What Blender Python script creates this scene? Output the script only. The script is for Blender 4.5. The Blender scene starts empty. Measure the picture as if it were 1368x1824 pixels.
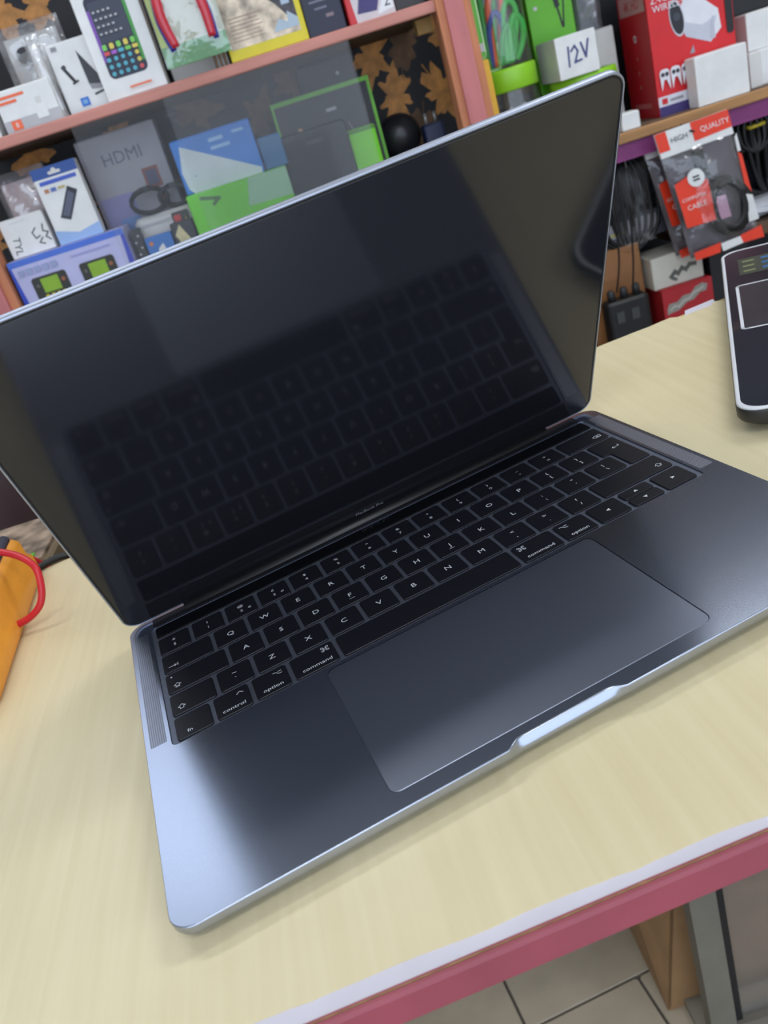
import bpy, bmesh, math, random
from mathutils import Matrix, Vector, noise

rnd = random.Random(7)
SC = bpy.context.scene
COL = SC.collection

# ------------------------------------------------------------------ camera
CAM_Z = 1.08
right = Vector((0.95169014, -0.13403632, -0.27626101))
down = Vector((-0.30700454, -0.39824319, -0.86437872))
fwd = Vector((0.00583908, 0.90743409, -0.42015387))
cam_d = bpy.data.cameras.new('camera')
cam = bpy.data.objects.new('camera', cam_d)
COL.objects.link(cam)
m = Matrix((right, -down, -fwd)).transposed().to_4x4()
m.translation = (0, 0, CAM_Z)
cam.matrix_world = m
cam_d.sensor_fit = 'VERTICAL'
cam_d.sensor_height = 36.0
cam_d.sensor_width = 27.0
cam_d.lens = 36.0 * 1500.88 / 1824.0
cam_d.clip_start = 0.01
cam_d.dof.use_dof = True
cam_d.dof.focus_distance = 0.40
cam_d.dof.aperture_fstop = 17.0
SC.camera = cam
SC.cycles.sample_clamp_indirect = 3.0

# ------------------------------------------------------------------ world, light, exposure
W = bpy.data.worlds.new('shop_front_daylight')
SC.world = W
W.use_nodes = True
bg = W.node_tree.nodes['Background']
bg.inputs[0].default_value = (0.73, 0.84, 1.0, 1)
bg.inputs[1].default_value = 1.75

def area(name, loc, sx, sy, power, color, rot=(0, 0, 0)):
    l = bpy.data.lights.new(name, 'AREA')
    l.shape = 'RECTANGLE'; l.size = sx; l.size_y = sy; l.energy = power; l.color = color
    o = bpy.data.objects.new(name, l)
    o.location = loc; o.rotation_euler = rot
    COL.objects.link(o)
    return o
area('ceiling_tube_lamp', (-0.55, 1.00, 2.46), 1.2, 0.06, 4.2, (0.93, 0.97, 1.0))
area('ceiling_tube_lamp.001', (1.25, 0.70, 2.46), 1.2, 0.06, 8, (0.95, 0.98, 1.0))
area('ceiling_tube_lamp.002', (0.1, -0.90, 2.46), 1.2, 0.06, 9, (0.95, 0.98, 1.0))
area('added_wall_tube_lamp', (0.75, 1.36, 2.05), 1.2, 0.06, 0.6, (0.90, 0.95, 1.0), (math.radians(-35), 0, 0))  # added tube out of view, brightens the sheen on the laptop deck

vs = SC.view_settings
vs.view_transform = 'Standard'; vs.look = 'None'; vs.exposure = 0.40; vs.gamma = 1.0; vs.use_curve_mapping = False

# ------------------------------------------------------------------ helpers
def lin(c):
    return tuple(((v / 255) / 12.92 if v / 255 <= 0.04045 else ((v / 255 + 0.055) / 1.055) ** 2.4) for v in c)
MATS = {}
def mat(rgb, rough=0.5, metal=0.0, var=0.06, scale=40.0, bump=0.0, spec=0.5, coat=0.0, stretch=(1, 1, 1), name=None):
    key = (rgb, rough, metal, var, scale, bump, spec, coat, stretch)
    if key in MATS: return MATS[key]
    M = bpy.data.materials.new(name or 'm_%02x%02x%02x' % tuple(int(v) for v in rgb))
    M.use_nodes = True
    nt = M.node_tree; N = nt.nodes; L = nt.links
    b = N['Principled BSDF']
    tc = N.new('ShaderNodeTexCoord'); mp = N.new('ShaderNodeMapping'); nz = N.new('ShaderNodeTexNoise')
    mp.inputs['Scale'].default_value = stretch
    nz.inputs['Scale'].default_value = scale; nz.inputs['Detail'].default_value = 3
    L.new(tc.outputs['Object'], mp.inputs[0]); L.new(mp.outputs[0], nz.inputs['Vector'])
    cr = N.new('ShaderNodeValToRGB')
    c = lin(rgb)
    cr.color_ramp.elements[0].color = tuple(max(0, v * (1 - var)) for v in c) + (1,)
    cr.color_ramp.elements[1].color = tuple(min(1, v * (1 + var)) for v in c) + (1,)
    cr.color_ramp.elements[0].position = 0.3; cr.color_ramp.elements[1].position = 0.7
    L.new(nz.outputs['Fac'], cr.inputs[0]); L.new(cr.outputs[0], b.inputs['Base Color'])
    b.inputs['Roughness'].default_value = rough; b.inputs['Metallic'].default_value = metal
    b.inputs['Specular IOR Level'].default_value = spec; b.inputs['Coat Weight'].default_value = coat
    if bump:
        bp = N.new('ShaderNodeBump'); bp.inputs['Strength'].default_value = bump; bp.inputs['Distance'].default_value = 0.002
        L.new(nz.outputs['Fac'], bp.inputs['Height']); L.new(bp.outputs[0], b.inputs['Normal'])
    MATS[key] = M
    return M

def film(name, tint=(1, 1, 1), gloss=0.12, rough=0.08, haze=0.03, bump=0.4, scale=60, hazecol=(0.8, 0.8, 0.85), ior=1.45):
    """clear plastic or glass sheet: see-through, fresnel sheen, faint haze"""
    M = bpy.data.materials.new(name); M.use_nodes = True
    nt = M.node_tree; N = nt.nodes; L = nt.links
    N.remove(N['Principled BSDF'])
    out = N['Material Output']
    tr = N.new('ShaderNodeBsdfTransparent'); tr.inputs[0].default_value = (*tint, 1)
    gl = N.new('ShaderNodeBsdfGlossy'); gl.inputs['Roughness'].default_value = rough
    df = N.new('ShaderNodeBsdfDiffuse'); df.inputs[0].default_value = (*hazecol, 1)
    lw = N.new('ShaderNodeFresnel'); ge = N.new('ShaderNodeNewGeometry'); mi = N.new('ShaderNodeMapRange'); mi.inputs[3].default_value = ior; mi.inputs[4].default_value = 1.0 / ior
    L.new(ge.outputs['Backfacing'], mi.inputs[0]); L.new(mi.outputs[0], lw.inputs['IOR'])   # a thin sheet: no inner total reflection
    ad = N.new('ShaderNodeMath'); ad.operation = 'ADD'; ad.inputs[1].default_value = gloss; ad.use_clamp = True
    m1 = N.new('ShaderNodeMixShader'); m2 = N.new('ShaderNodeMixShader')
    tc = N.new('ShaderNodeTexCoord'); nz = N.new('ShaderNodeTexNoise'); nz.inputs['Scale'].default_value = scale
    bp = N.new('ShaderNodeBump'); bp.inputs['Strength'].default_value = bump; bp.inputs['Distance'].default_value = 0.004
    L.new(tc.outputs['Object'], nz.inputs['Vector']); L.new(nz.outputs['Fac'], bp.inputs['Height'])
    L.new(bp.outputs[0], gl.inputs['Normal'])
    L.new(lw.outputs[0], ad.inputs[0]); L.new(ad.outputs[0], m1.inputs[0])
    L.new(tr.outputs[0], m1.inputs[1]); L.new(gl.outputs[0], m1.inputs[2])
    m2.inputs[0].default_value = haze
    L.new(m1.outputs[0], m2.inputs[1]); L.new(df.outputs[0], m2.inputs[2]); L.new(m2.outputs[0], out.inputs['Surface'])
    return M

class B:
    """collects shapes and links them as ONE mesh object (default unit: metres, k scales)"""
    def __init__(s, k=1.0): s.v = []; s.f = []; s.mi = []; s.k = k; s.cur = 0; s.mats = []; s.sm = []; s.smooth = False
    def use(s, m):
        if m not in s.mats: s.mats.append(m)
        s.cur = s.mats.index(m); return s
    def add(s, vs, fs):
        o = len(s.v); s.v += [tuple(c * s.k for c in p) for p in vs]
        for f in fs: s.f.append([o + i for i in f]); s.mi.append(s.cur); s.sm.append(s.smooth)
        return s
    def box(s, x0, x1, y0, y1, z0, z1):
        return s.add([(x0, y0, z0), (x1, y0, z0), (x1, y1, z0), (x0, y1, z0), (x0, y0, z1), (x1, y0, z1), (x1, y1, z1), (x0, y1, z1)],
                     [(3, 2, 1, 0), (4, 5, 6, 7), (0, 1, 5, 4), (1, 2, 6, 5), (2, 3, 7, 6), (3, 0, 4, 7)])
    def loops(s, ls, cap0=True, cap1=True, closed=True):
        n = len(ls[0]); vs = [p for l in ls for p in l]; fs = []
        for a in range(len(ls) - 1):
            for i in range(n if closed else n - 1):
                j = (i + 1) % n
                fs.append((a * n + i, a * n + j, (a + 1) * n + j, (a + 1) * n + i))
        if cap0: fs.append(tuple(reversed(range(n))))
        if cap1: fs.append(tuple(range((len(ls) - 1) * n, len(ls) * n)))
        return s.add(vs, fs)
    def rbox(s, x0, x1, y0, y1, z0, z1, r, b=0.0, seg=4):
        """rounded-corner slab in plan, bevel b on top"""
        ls = [[(x, y, z0) for x, y in rrect(x0, x1, y0, y1, r, seg)]]
        if b:
            ls.append([(x, y, z1 - b) for x, y in rrect(x0, x1, y0, y1, r, seg)])
            ls.append([(x, y, z1) for x, y in rrect(x0 + b, x1 - b, y0 + b, y1 - b, max(r - b, 0.01 * r), seg)])
        else: ls.append([(x, y, z1) for x, y in rrect(x0, x1, y0, y1, r, seg)])
        return s.loops(ls)
    def tube(s, pts, r, n=8, caps=True):
        pts = [Vector(p) for p in pts]; ls = []; up = None
        for i, p in enumerate(pts):
            t = (pts[min(i + 1, len(pts) - 1)] - pts[max(i - 1, 0)])
            if t.length < 1e-9: t = Vector((0, 0, 1))
            t.normalize()
            if up is None: up = t.orthogonal().normalized()
            a = (up - t * up.dot(t))
            if a.length < 1e-6: a = t.orthogonal()
            a.normalize(); up = a; c = t.cross(a)
            rr = r[i] if isinstance(r, (list, tuple)) else r
            ls.append([tuple(p + (a * math.cos(q) + c * math.sin(q)) * rr) for q in [2 * math.pi * k / n for k in range(n)]])
        s.smooth = True; s.loops(ls, caps, caps); s.smooth = False
        return s
    def lathe(s, prof, n=28, cx=0, cy=0, caps=(True, True)):
        ls = [[(cx + r * math.cos(2 * math.pi * k / n), cy + r * math.sin(2 * math.pi * k / n), z) for k in range(n)] for r, z in prof]
        s.smooth = True; s.loops(ls, *caps); s.smooth = False
        return s
    def build(s, name, parent=None, m=None):
        if m is not None: s.mats = [m]
        me = bpy.data.meshes.new(name)
        me.from_pydata(s.v, [], s.f)
        for mm in s.mats: me.materials.append(mm)
        if m is None: me.polygons.foreach_set('material_index', s.mi)
        me.polygons.foreach_set('use_smooth', s.sm)
        me.update()
        return link(name, me, parent)

def rrect(x0, x1, y0, y1, r, seg=4):
    o = []
    for cx, cy, a in ((x1 - r, y0 + r, -90), (x1 - r, y1 - r, 0), (x0 + r, y1 - r, 90), (x0 + r, y0 + r, 180)):
        for i in range(seg + 1):
            q = math.radians(a + 90 * i / seg); o.append((cx + r * math.cos(q), cy + r * math.sin(q)))
    return o

def link(name, data, parent=None):
    o = bpy.data.objects.new(name, data); COL.objects.link(o)
    if parent is not None: o.parent = parent
    return o
def thing(name, label, cat, loc=(0, 0, 0), rotz=0.0, group=None, matrix=None):
    o = link(name, None)
    if matrix is not None: o.matrix_world = matrix
    else: o.location = loc; o.rotation_euler = (0, 0, rotz)
    o.empty_display_size = 0.02
    o['label'] = label; o['category'] = cat
    if group: o['group'] = group
    return o
def struct(o):
    o['kind'] = 'structure'; return o
def smooth_path(pts, sub=6):
    """Catmull-Rom"""
    P = [Vector(p) for p in pts]; out = []
    for i in range(len(P) - 1):
        a, b, c, d = P[max(i - 1, 0)], P[i], P[i + 1], P[min(i + 2, len(P) - 1)]
        for k in range(sub):
            t = k / sub
            out.append(0.5 * ((2 * b) + (c - a) * t + (2 * a - 5 * b + 4 * c - d) * t * t + (-a + 3 * b - 3 * c + d) * t ** 3))
    out.append(P[-1]); return out

TXT = {}
def text_mesh(t):
    """flat mesh of a string, height of a capital = 1, centred on its own box"""
    if t in TXT: return TXT[t]
    cu = bpy.data.curves.new('lettering', 'FONT'); cu.body = t; cu.size = 1.0; cu.resolution_u = 2
    o = bpy.data.objects.new('lettering', cu)
    me = bpy.data.meshes.new_from_object(o)
    vs = [v.co.copy() for v in me.vertices]; fs = [list(p.vertices) for p in me.polygons]
    bpy.data.objects.remove(o); bpy.data.meshes.remove(me)
    if not vs: vs = [Vector((0, 0, 0))]
    cx = (min(v.x for v in vs) + max(v.x for v in vs)) / 2; cy = 0.36
    TXT[t] = ([((v.x - cx) / 0.72, (v.y - cy) / 0.72) for v in vs], fs, (max(v.x for v in vs) - min(v.x for v in vs)) / 0.72)
    return TXT[t]
def stroke(pts, w, closed=False):
    """thick polyline as flat quads -> (verts2d, faces)"""
    vs = []; fs = []
    P = [Vector(p) for p in pts]
    if closed: P = P + [P[0]]
    for a, b in zip(P[:-1], P[1:]):
        d = (b - a)
        if d.length < 1e-9: continue
        d.normalize(); n = Vector((-d.y, d.x)) * w / 2; e = d * w / 2
        o = len(vs); vs += [tuple(a - e - n), tuple(b + e - n), tuple(b + e + n), tuple(a - e + n)]; fs.append((o, o + 1, o + 2, o + 3))
    return vs, fs

# ------------------------------------------------------------------ the counter frame (laptop deck axes, mm, seen from the room)
T_ROT = Matrix(((0.97680708, -0.20762676, -0.05233596), (0.2069866, 0.97818853, -0.01742849), (0.05481305, 0.00619143, 0.99847744)))
T = T_ROT.to_4x4(); T.translation = (-0.1074, 0.2036, 0.8633)
def on_counter(x, y, z, ang=0.0):
    """matrix of a thing standing on the slightly sloping counter; x y z in mm of the laptop's deck axes"""
    return T @ Matrix.Translation((x * .001, y * .001, z * .001)) @ Matrix.Rotation(math.radians(ang), 4, 'Z')
TOP = -11.0   # counter surface in deck mm

# ------------------------------------------------------------------ structure
M_wallpaper = mat((27, 25, 31), 0.55, var=0.3, scale=9)
M_leafgold = mat((206, 142, 74), 0.5, var=0.35, scale=60, metal=0.15)
M_leafdull = mat((112, 80, 52), 0.55, var=0.35, scale=60)
M_plaster = mat((205, 203, 196), 0.8, var=0.05, scale=6)
M_tile = mat((160, 149, 131), 0.35, var=0.10, scale=14)
M_grout = mat((82, 76, 70), 0.9, var=0.1, scale=40)

WX = (-1.35, -.15, 1.50, 2.36)      # high window above the shelving
wall = struct(B().box(-1.9, 2.4, 1.47, 1.55, 0, WX[2]).box(-1.9, 2.4, 1.47, 1.55, WX[3], 2.6).box(-1.9, WX[0], 1.47, 1.55, WX[2], WX[3]).box(WX[1], 2.4, 1.47, 1.55, WX[2], WX[3]).build('wall_back', None, M_wallpaper))
win = struct(B().box(WX[0], WX[1], 1.475, 1.515, WX[2], WX[2] + .04).box(WX[0], WX[1], 1.475, 1.515, WX[3] - .04, WX[3]).box(WX[0], WX[0] + .04, 1.475, 1.515, WX[2] + .04, WX[3] - .04).box(WX[1] - .04, WX[1], 1.475, 1.515, WX[2] + .04, WX[3] - .04).build('window_1', None, M_plaster))
for i in range(1, 3): B().box(WX[0] + .4 * i - .012, WX[0] + .4 * i + .012, 1.485, 1.505, WX[2] + .04, WX[3] - .04).build('mullion', win, M_plaster)
B().box(WX[0] + .04, WX[1] - .04, 1.493, 1.497, WX[2] + .04, WX[3] - .04).build('pane', win, film('window_glass', gloss=0, rough=.02, haze=0.0, bump=0))
struct(B().box(-1.98, -1.9, -1.9, 1.55, 0, 2.6).build('wall_left', None, M_plaster))
struct(B().box(2.4, 2.48, -1.9, 1.55, 0, 2.6).build('wall_right', None, M_plaster))
struct(B().box(-1.98, 2.48, -1.9, 1.55, 2.6, 2.66).build('ceiling', None, M_plaster))
floor = struct(B().box(-1.98, 2.48, -1.9, 1.55, -0.06, -0.004).build('floor', None, M_grout))

# floor tiles laid in running bond
ta = math.radians(8.6); TS = 0.32; tg = 0.0035
tme = None
for r in range(-6, 3):
    for c in range(-5, 8):
        u0 = c * TS + (-0.02 if r % 2 == 0 else 0.14); v0 = r * TS
        x = -0.003 + (u0 + TS / 2) * math.cos(ta) - (v0 + TS / 2) * math.sin(ta)
        y = 0.694 + (u0 + TS / 2) * math.sin(ta) + (v0 + TS / 2) * math.cos(ta)
        if not (-1.65 < x < 2.15 and -1.2 < y < 1.26): continue
        if tme is None:
            h = TS / 2 - tg / 2
            t = B().rbox(-h, h, -h, h, -0.006, 0.0, 0.003, 0.0008, 1).build('floor_tile', floor, M_tile); tme = t.data
        else: t = link('floor_tile', tme, floor)
        t.location = (x, y, 0); t.rotation_euler = (0, 0, ta)

# wallpaper leaves
def leaf_mesh(kind, m):
    pts = []
    n = 44
    for i in range(n):
        a = 2 * math.pi * i / n
        if kind == 0: r = 0.66 + 0.20 * math.cos(5 * a) + 0.11 * math.cos(11 * a + .6) + .10 * math.cos(2 * a)
        elif kind == 1: r = 0.66 + 0.16 * math.cos(7 * a + .4) + 0.10 * math.cos(13 * a) + .17 * math.cos(2 * a)
        else: r = 0.45 + 0.34 * abs(math.cos(a)) + .10 * math.cos(9 * a)
        pts.append((math.sin(a) * r * 0.8, math.cos(a) * r))
    b = B(0.05)
    n0 = len(pts)
    b.add([(0, -0.006, 0)] + [(x, 0, z) for x, z in pts], [(0, 1 + (i + 1) % n0, 1 + i) for i in range(n0)])
    b.add([(-.02, -.006, -.4), (.05, -.006, -1.05), (.09, -.006, -1.03), (.03, -.006, -.4)], [(0, 1, 2, 3)])
    me = bpy.data.meshes.new('printed_leaf'); me.from_pydata(b.v, [], b.f); me.materials.append(m); return me
LM = [leaf_mesh(0, M_leafgold), leaf_mesh(1, M_leafgold), leaf_mesh(2, M_leafdull), leaf_mesh(0, M_leafdull)]
spots = [(.204, 1.146, 1.0, 200, 0), (.228, 1.081, 1.0, 10, 1), (.014, 1.115, .9, 30, 3), (.299, 1.070, .95, 160, 1), (.075, 1.146, .9, 320, 3),
         (-.300, 1.345, 1.0, 170, 0), (-.245, 1.345, .9, 200, 1), (-.338, 1.160, 1.0, 40, 0), (-.079, 1.15, .9, 100, 3), (.258, 1.150, .9, 20, 2), (.255, 1.02, 0.9, 200, 3),
         (.335, 1.15, .9, 100, 0)]
for gx in range(-9, 14):
    for gz in range(4, 16):
        x = gx * .105 + rnd.uniform(-.03, .03) + (.05 if gz % 2 else 0); z = gz * .115 + rnd.uniform(-.03, .03)
        if all((x - q[0]) ** 2 + (z - q[1]) ** 2 > .006 for q in spots) and abs(x) < 1.2: spots.append((x, z, rnd.uniform(.7, 1.0), rnd.uniform(0, 360), rnd.choice((0, 1, 2, 3))))
for x, z, s, a, k in spots[:150]:
    o = link('printed_leaf', LM[k], wall); o.location = (x, 1.4695, z); o.scale = (s, s, s); o.rotation_euler = (0, math.radians(a), 0)

# ------------------------------------------------------------------ counter table
M_lam = None
def laminate():
    M = bpy.data.materials.new('pale_yellow_laminate'); M.use_nodes = True
    nt = M.node_tree; N = nt.nodes; L = nt.links; b = N['Principled BSDF']
    tc = N.new('ShaderNodeTexCoord'); mp = N.new('ShaderNodeMapping'); mp.inputs['Scale'].default_value = (60, 2.2, 1)
    nz = N.new('ShaderNodeTexNoise'); nz.inputs['Scale'].default_value = 3.0; nz.inputs['Detail'].default_value = 5; nz.inputs['Distortion'].default_value = 0.4
    cr = N.new('ShaderNodeValToRGB')
    cr.color_ramp.elements[0].position = 0.35; cr.color_ramp.elements[1].position = 0.72
    cr.color_ramp.elements[0].color = (*lin((219, 205, 168)), 1); cr.color_ramp.elements[1].color = (*lin((226, 213, 178)), 1)
    n2 = N.new('ShaderNodeTexNoise'); n2.inputs['Scale'].default_value = 5.0
    mx = N.new('ShaderNodeMix'); mx.data_type = 'RGBA'; mx.blend_type = 'MULTIPLY'; mx.inputs[0].default_value = 1.0
    c2 = N.new('ShaderNodeValToRGB'); c2.color_ramp.elements[0].color = (.92, .91, .86, 1); c2.color_ramp.elements[1].color = (1, 1, 1, 1)
    c2.color_ramp.elements[0].position = .35; c2.color_ramp.elements[1].position = .6
    L.new(tc.outputs['Object'], mp.inputs[0]); L.new(mp.outputs[0], nz.inputs['Vector']); L.new(nz.outputs['Fac'], cr.inputs[0])
    L.new(tc.outputs['Object'], n2.inputs['Vector']); L.new(n2.outputs['Fac'], c2.inputs[0])
    L.new(cr.outputs[0], mx.inputs[6]); L.new(c2.outputs[0], mx.inputs[7]); L.new(mx.outputs[2], b.inputs['Base Color'])
    b.inputs['Roughness'].default_value = 0.42; b.inputs['Specular IOR Level'].default_value = 0.4
    return M
M_lam = laminate()
M_pink = mat((146, 66, 78), 0.45, var=0.12, scale=25)
M_white = mat((206, 202, 214), 0.5, var=0.04)
M_board = mat((206, 178, 122), 0.8, var=0.15, scale=80)
M_torn = mat((150, 125, 80), 0.9, var=0.3, scale=200)
M_greyleg = mat((128, 122, 112), 0.6, var=0.1)
TA = -8.8
table = thing('counter_table', 'long pale yellow laminate counter with a pink front edge, carrying the open laptop', 'table', matrix=on_counter(150, -64, TOP, TA))
UL, UR, DEP = -620, 900, 428
k = 0.001
# board under the laminate, its white-primed front strip shows
B(k).box(UL, UR, 1.5, DEP - 3, -13.8, -0.9).build('board', table, M_board)
# torn front and back edges of the laminate sheet
def ragged(u0, u1, n, f):
    return [(u0 + (u1 - u0) * i / n, f(u0 + (u1 - u0) * i / n)) for i in range(n + 1)]
def f_front(u):
    return max(3.6, 5.6 - u * .022) + 0.5 * math.sin(u * .02 + 1.2) + 0.9 * noise.noise(Vector((u * .04, 0, 0))) + 0.5 * noise.noise(Vector((u * .2, 3, 0)))
def f_back(u):
    v = DEP - 1.5 + 1.0 * noise.noise(Vector((u * .06, 7, 0)))
    if 262 < u < 352: v -= 10 * min(1, (u - 262) / 6) * (1 - (u - 262) / 100) ** .6 if u < 350 else 0
    if 232 < u <= 262: v -= 7
    return v
fr = ragged(UL, UR, 260, f_front); bk = ragged(UL, UR, 260, f_back)
b = B(k)
n = len(fr)
vs = [(u, v, 0) for u, v in fr] + [(u, v, 0) for u, v in bk] + [(u, v, -.9) for u, v in fr] + [(u, v, -.9) for u, v in bk]
fs = []
for i in range(n - 1):
    fs += [(i, i + 1, n + i + 1, n + i), (2 * n + i + 1, 2 * n + i, 3 * n + i, 3 * n + i + 1), (2 * n + i, 2 * n + i + 1, i + 1, i), (n + i, n + i + 1, 3 * n + i + 1, 3 * n + i)]
b.add(vs, fs); b.build('laminate_sheet', table, M_lam)
# white underlayer strip along the front and white chips at the back
fr2 = ragged(UL, UR, 260, lambda u: 0.9 + 0.4 * noise.noise(Vector((u * .09, 9, 0))))
b = B(k); vs = [(u, v + .2, -.35) for u, v in fr] + [(u, v, -.5) for u, v in fr2] + [(u, v, -.9) for u, v in fr2]
fs = [(n + i, n + i + 1, i + 1, i) for i in range(n - 1)] + [(2 * n + i, 2 * n + i + 1, n + i + 1, n + i) for i in range(n - 1)]
b.add(vs, fs).build('white_underlayer', table, M_white)
fr3 = ragged(UL, UR, 260, lambda u: 1.2 + 0.8 * noise.noise(Vector((u * .11, 19, 0))))
b = B(k); vs = [(u, v, -.3) for u, v in fr3] + [(u, 0.2, -.1) for u, v in fr3]
b.add(vs, [(n + i, n + i + 1, i + 1, i) for i in range(n - 1)]).build('torn_glue_line', table, M_torn)
b = B(k); b.loops([[(UL, y, z) for y, z in ((1.4, -14.2), (-1.0, -14.0), (-1.6, -13), (-1.6, -2.0), (-1.0, -.4), (1.4, -.15))],
                   [(UR, y, z) for y, z in ((1.4, -14.2), (-1.0, -14.0), (-1.6, -13), (-1.6, -2.0), (-1.0, -.4), (1.4, -.15))]])
b.build('edge_band', table, M_pink)
b = B(k); b.add([(236, DEP - 8, -.5), (262, DEP - 8.5, -.4), (264, DEP + .5, .6), (240, DEP - 1, .8), (236, DEP - 8, -.9), (262, DEP - 8.5, -.9), (264, DEP + .5, -.9), (240, DEP - 1, -.9)],
                [(0, 1, 2, 3), (4, 5, 1, 0), (5, 6, 2, 1), (6, 7, 3, 2), (7, 4, 0, 3)])
b.build('chipped_edge_piece', table, M_white)
for u in (UL + 60, UR - 60):
    for v in (60, DEP - 60):
        B(k).box(u - 22, u + 22, v - 22, v + 22, -845, -13.8).build('leg', table, M_greyleg)
B(k).box(UL + 60, UR - 60, DEP - 46, DEP - 24, -90, -13.8).build('rail', table, M_greyleg)

# ------------------------------------------------------------------ the laptop
M_alu = mat((168, 174, 190), 0.22, metal=1.0, var=0.0, scale=900, name='space_grey_aluminium')
M_lidshell = mat((168, 174, 190), 0.45, metal=1.0, var=0.0, scale=901)
M_pad = mat((168, 174, 192), 0.33, metal=1.0, var=0.0, scale=900)
M_web = mat((122, 128, 144), 0.5, metal=0.8, var=0.05, scale=400)
M_key = mat((20, 21, 29), 0.42, var=0.1, scale=300, spec=0.4)
M_bar = mat((10, 10, 13), 0.12, var=0.05, spec=0.4)
M_hinge = mat((18, 18, 21), 0.4, var=0.1, scale=100)
M_gasket = mat((12, 12, 13), 0.6, var=0.1)
M_glass = mat((23, 24, 29), 0.085, var=0.02, spec=0.58, name='black_screen_glass')
M_legend = mat((212, 216, 224), 0.5, var=0.0)
M_logo = mat((130, 132, 140), 0.4, var=0.0)
def grille():
    M = bpy.data.materials.new('speaker_grille'); M.use_nodes = True
    nt = M.node_tree; N = nt.nodes; L = nt.links; b = N['Principled BSDF']
    tc = N.new('ShaderNodeTexCoord'); mp = N.new('ShaderNodeMapping'); mp.inputs['Scale'].default_value = (1000, 1000, 1000)
    vo = N.new('ShaderNodeTexVoronoi'); vo.inputs['Scale'].default_value = 1.0; vo.inputs['Randomness'].default_value = 0.0
    vo.voronoi_dimensions = '2D'
    cr = N.new('ShaderNodeValToRGB'); cr.color_ramp.elements[0].position = .26; cr.color_ramp.elements[1].position = .34
    cr.color_ramp.elements[0].color = (.13, .14, .17, 1); cr.color_ramp.elements[1].color = (*lin((172, 176, 190)), 1)
    L.new(tc.outputs['Object'], mp.inputs[0]); L.new(mp.outputs[0], vo.inputs['Vector']); L.new(vo.outputs['Distance'], cr.inputs[0]); L.new(cr.outputs[0], b.inputs['Base Color'])
    b.inputs['Metallic'].default_value = 1.0; b.inputs['Roughness'].default_value = .42
    return M
M_grille = grille()

WID, DEPB = 304.1, 221.0
U, VP, Y2 = 19.0727, 19.1579, 165.927
X0 = WID / 2 - 7.25 * U
laptop = thing('laptop', 'space grey laptop with its lid half open, in the middle of the yellow counter', 'laptop', matrix=T)

def sstep(t): t = max(0, min(1, t)); return t * t * (3 - 2 * t)
def base_loop(inset, dip, z, r=9.5, seg=7):
    o = []
    x0, x1, y0, y1 = inset, WID - inset, inset, DEPB - inset; rr = max(r - inset * .5, 2)
    xs = [128 + 50.4 * i / 30 for i in range(31)]
    for x in [x0 + rr] + xs + [x1 - rr]:
        d = dip * min(sstep((x - 127.5) / 7), sstep((178.9 - x) / 7))
        o.append((x, y0 + d, z))
    for cx, cy, a in ((x1 - rr, y0 + rr, -90), (x1 - rr, y1 - rr, 0), (x0 + rr, y1 - rr, 90), (x0 + rr, y0 + rr, 180)):
        for i in range(1 if a == -90 else 0, seg + (0 if a == 180 else 1)):
            q = math.radians(a + 90 * i / seg); o.append((cx + rr * math.cos(q), cy + rr * math.sin(q), z))
    return o
WX0, WX1, WY0, WY1 = 12.0, 292.4, 98.2, 209.0
PX0, PX1, PY0, PY1 = 84.6, 223.4, 8.2, 95.8
bm = bmesh.new()
def bm_loop(pts):
    vv = [bm.verts.new((x * k, y * k, z * k)) for x, y, z in pts]
    return vv, [bm.edges.new((vv[i], vv[(i + 1) % len(vv)])) for i in range(len(vv))]
lv, le = bm_loop(base_loop(0.35, 3.4, 0))
wv, we = bm_loop([(x, y, 0) for x, y in rrect(WX0, WX1, WY0, WY1, 3.0, 5)])
pv, pe = bm_loop([(x, y, 0) for x, y in rrect(PX0, PX1, PY0, PY1, 4.2, 5)])
bmesh.ops.triangle_fill(bm, use_beauty=True, use_dissolve=False, edges=le + we + pe, normal=(0, 0, 1))
for f in bm.faces:
    f.normal_update()
    if f.normal.z < 0: f.normal_flip()
prev = lv
def skirt(prev, pts, flip=False):
    nv = [bm.verts.new((x * k, y * k, z * k)) for x, y, z in pts]
    for i in range(len(nv)):
        j = (i + 1) % len(nv); q = (prev[i], nv[i], nv[j], prev[j])
        f = bm.faces.new(tuple(reversed(q)) if flip else q); f.smooth = True
    return nv
for ins, dip, z in ((0.08, 3.3, -.25), (0, 3.1, -.6), (0, 1.7, -3.2), (0.5, 0.9, -4.6), (1.8, 0.3, -5.9), (4.0, 0, -7.2), (7.5, 0, -8.6), (12.0, 0, -9.6), (16.0, 0, -10.0)):
    prev = skirt(prev, base_loop(ins, dip, z))
bm.faces.new(list(reversed(prev)))
for vv, z, rect, r in ((wv, -1.15, (WX0, WX1, WY0, WY1), 3.0), (pv, -1.0, (PX0, PX1, PY0, PY1), 4.2)):
    nv = [bm.verts.new((x * k, y * k, z * k)) for x, y in rrect(*rect, r, 5)]
    for i in range(len(nv)):
        j = (i + 1) % len(nv); bm.faces.new((vv[i], vv[j], nv[j], nv[i]))
    bm.faces.new(nv)
bmesh.ops.recalc_face_normals(bm, faces=bm.faces[:])
me = bpy.data.meshes.new('base'); bm.to_mesh(me); bm.free(); me.materials.append(M_alu)
base = link('base', me, laptop)
B(k).rbox(PX0 + .35, PX1 - .35, PY0 + .35, PY1 - .35, -1.0, -0.08, 4.0, 0.12, 5).build('trackpad', laptop, M_pad)
B(k).rbox(WX0 + .02, WX1 - .02, WY0 + .02, WY1 - .02, -1.15, -0.75, 3.0, 0, 5).build('keyboard_tray', laptop, M_web)
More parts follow.
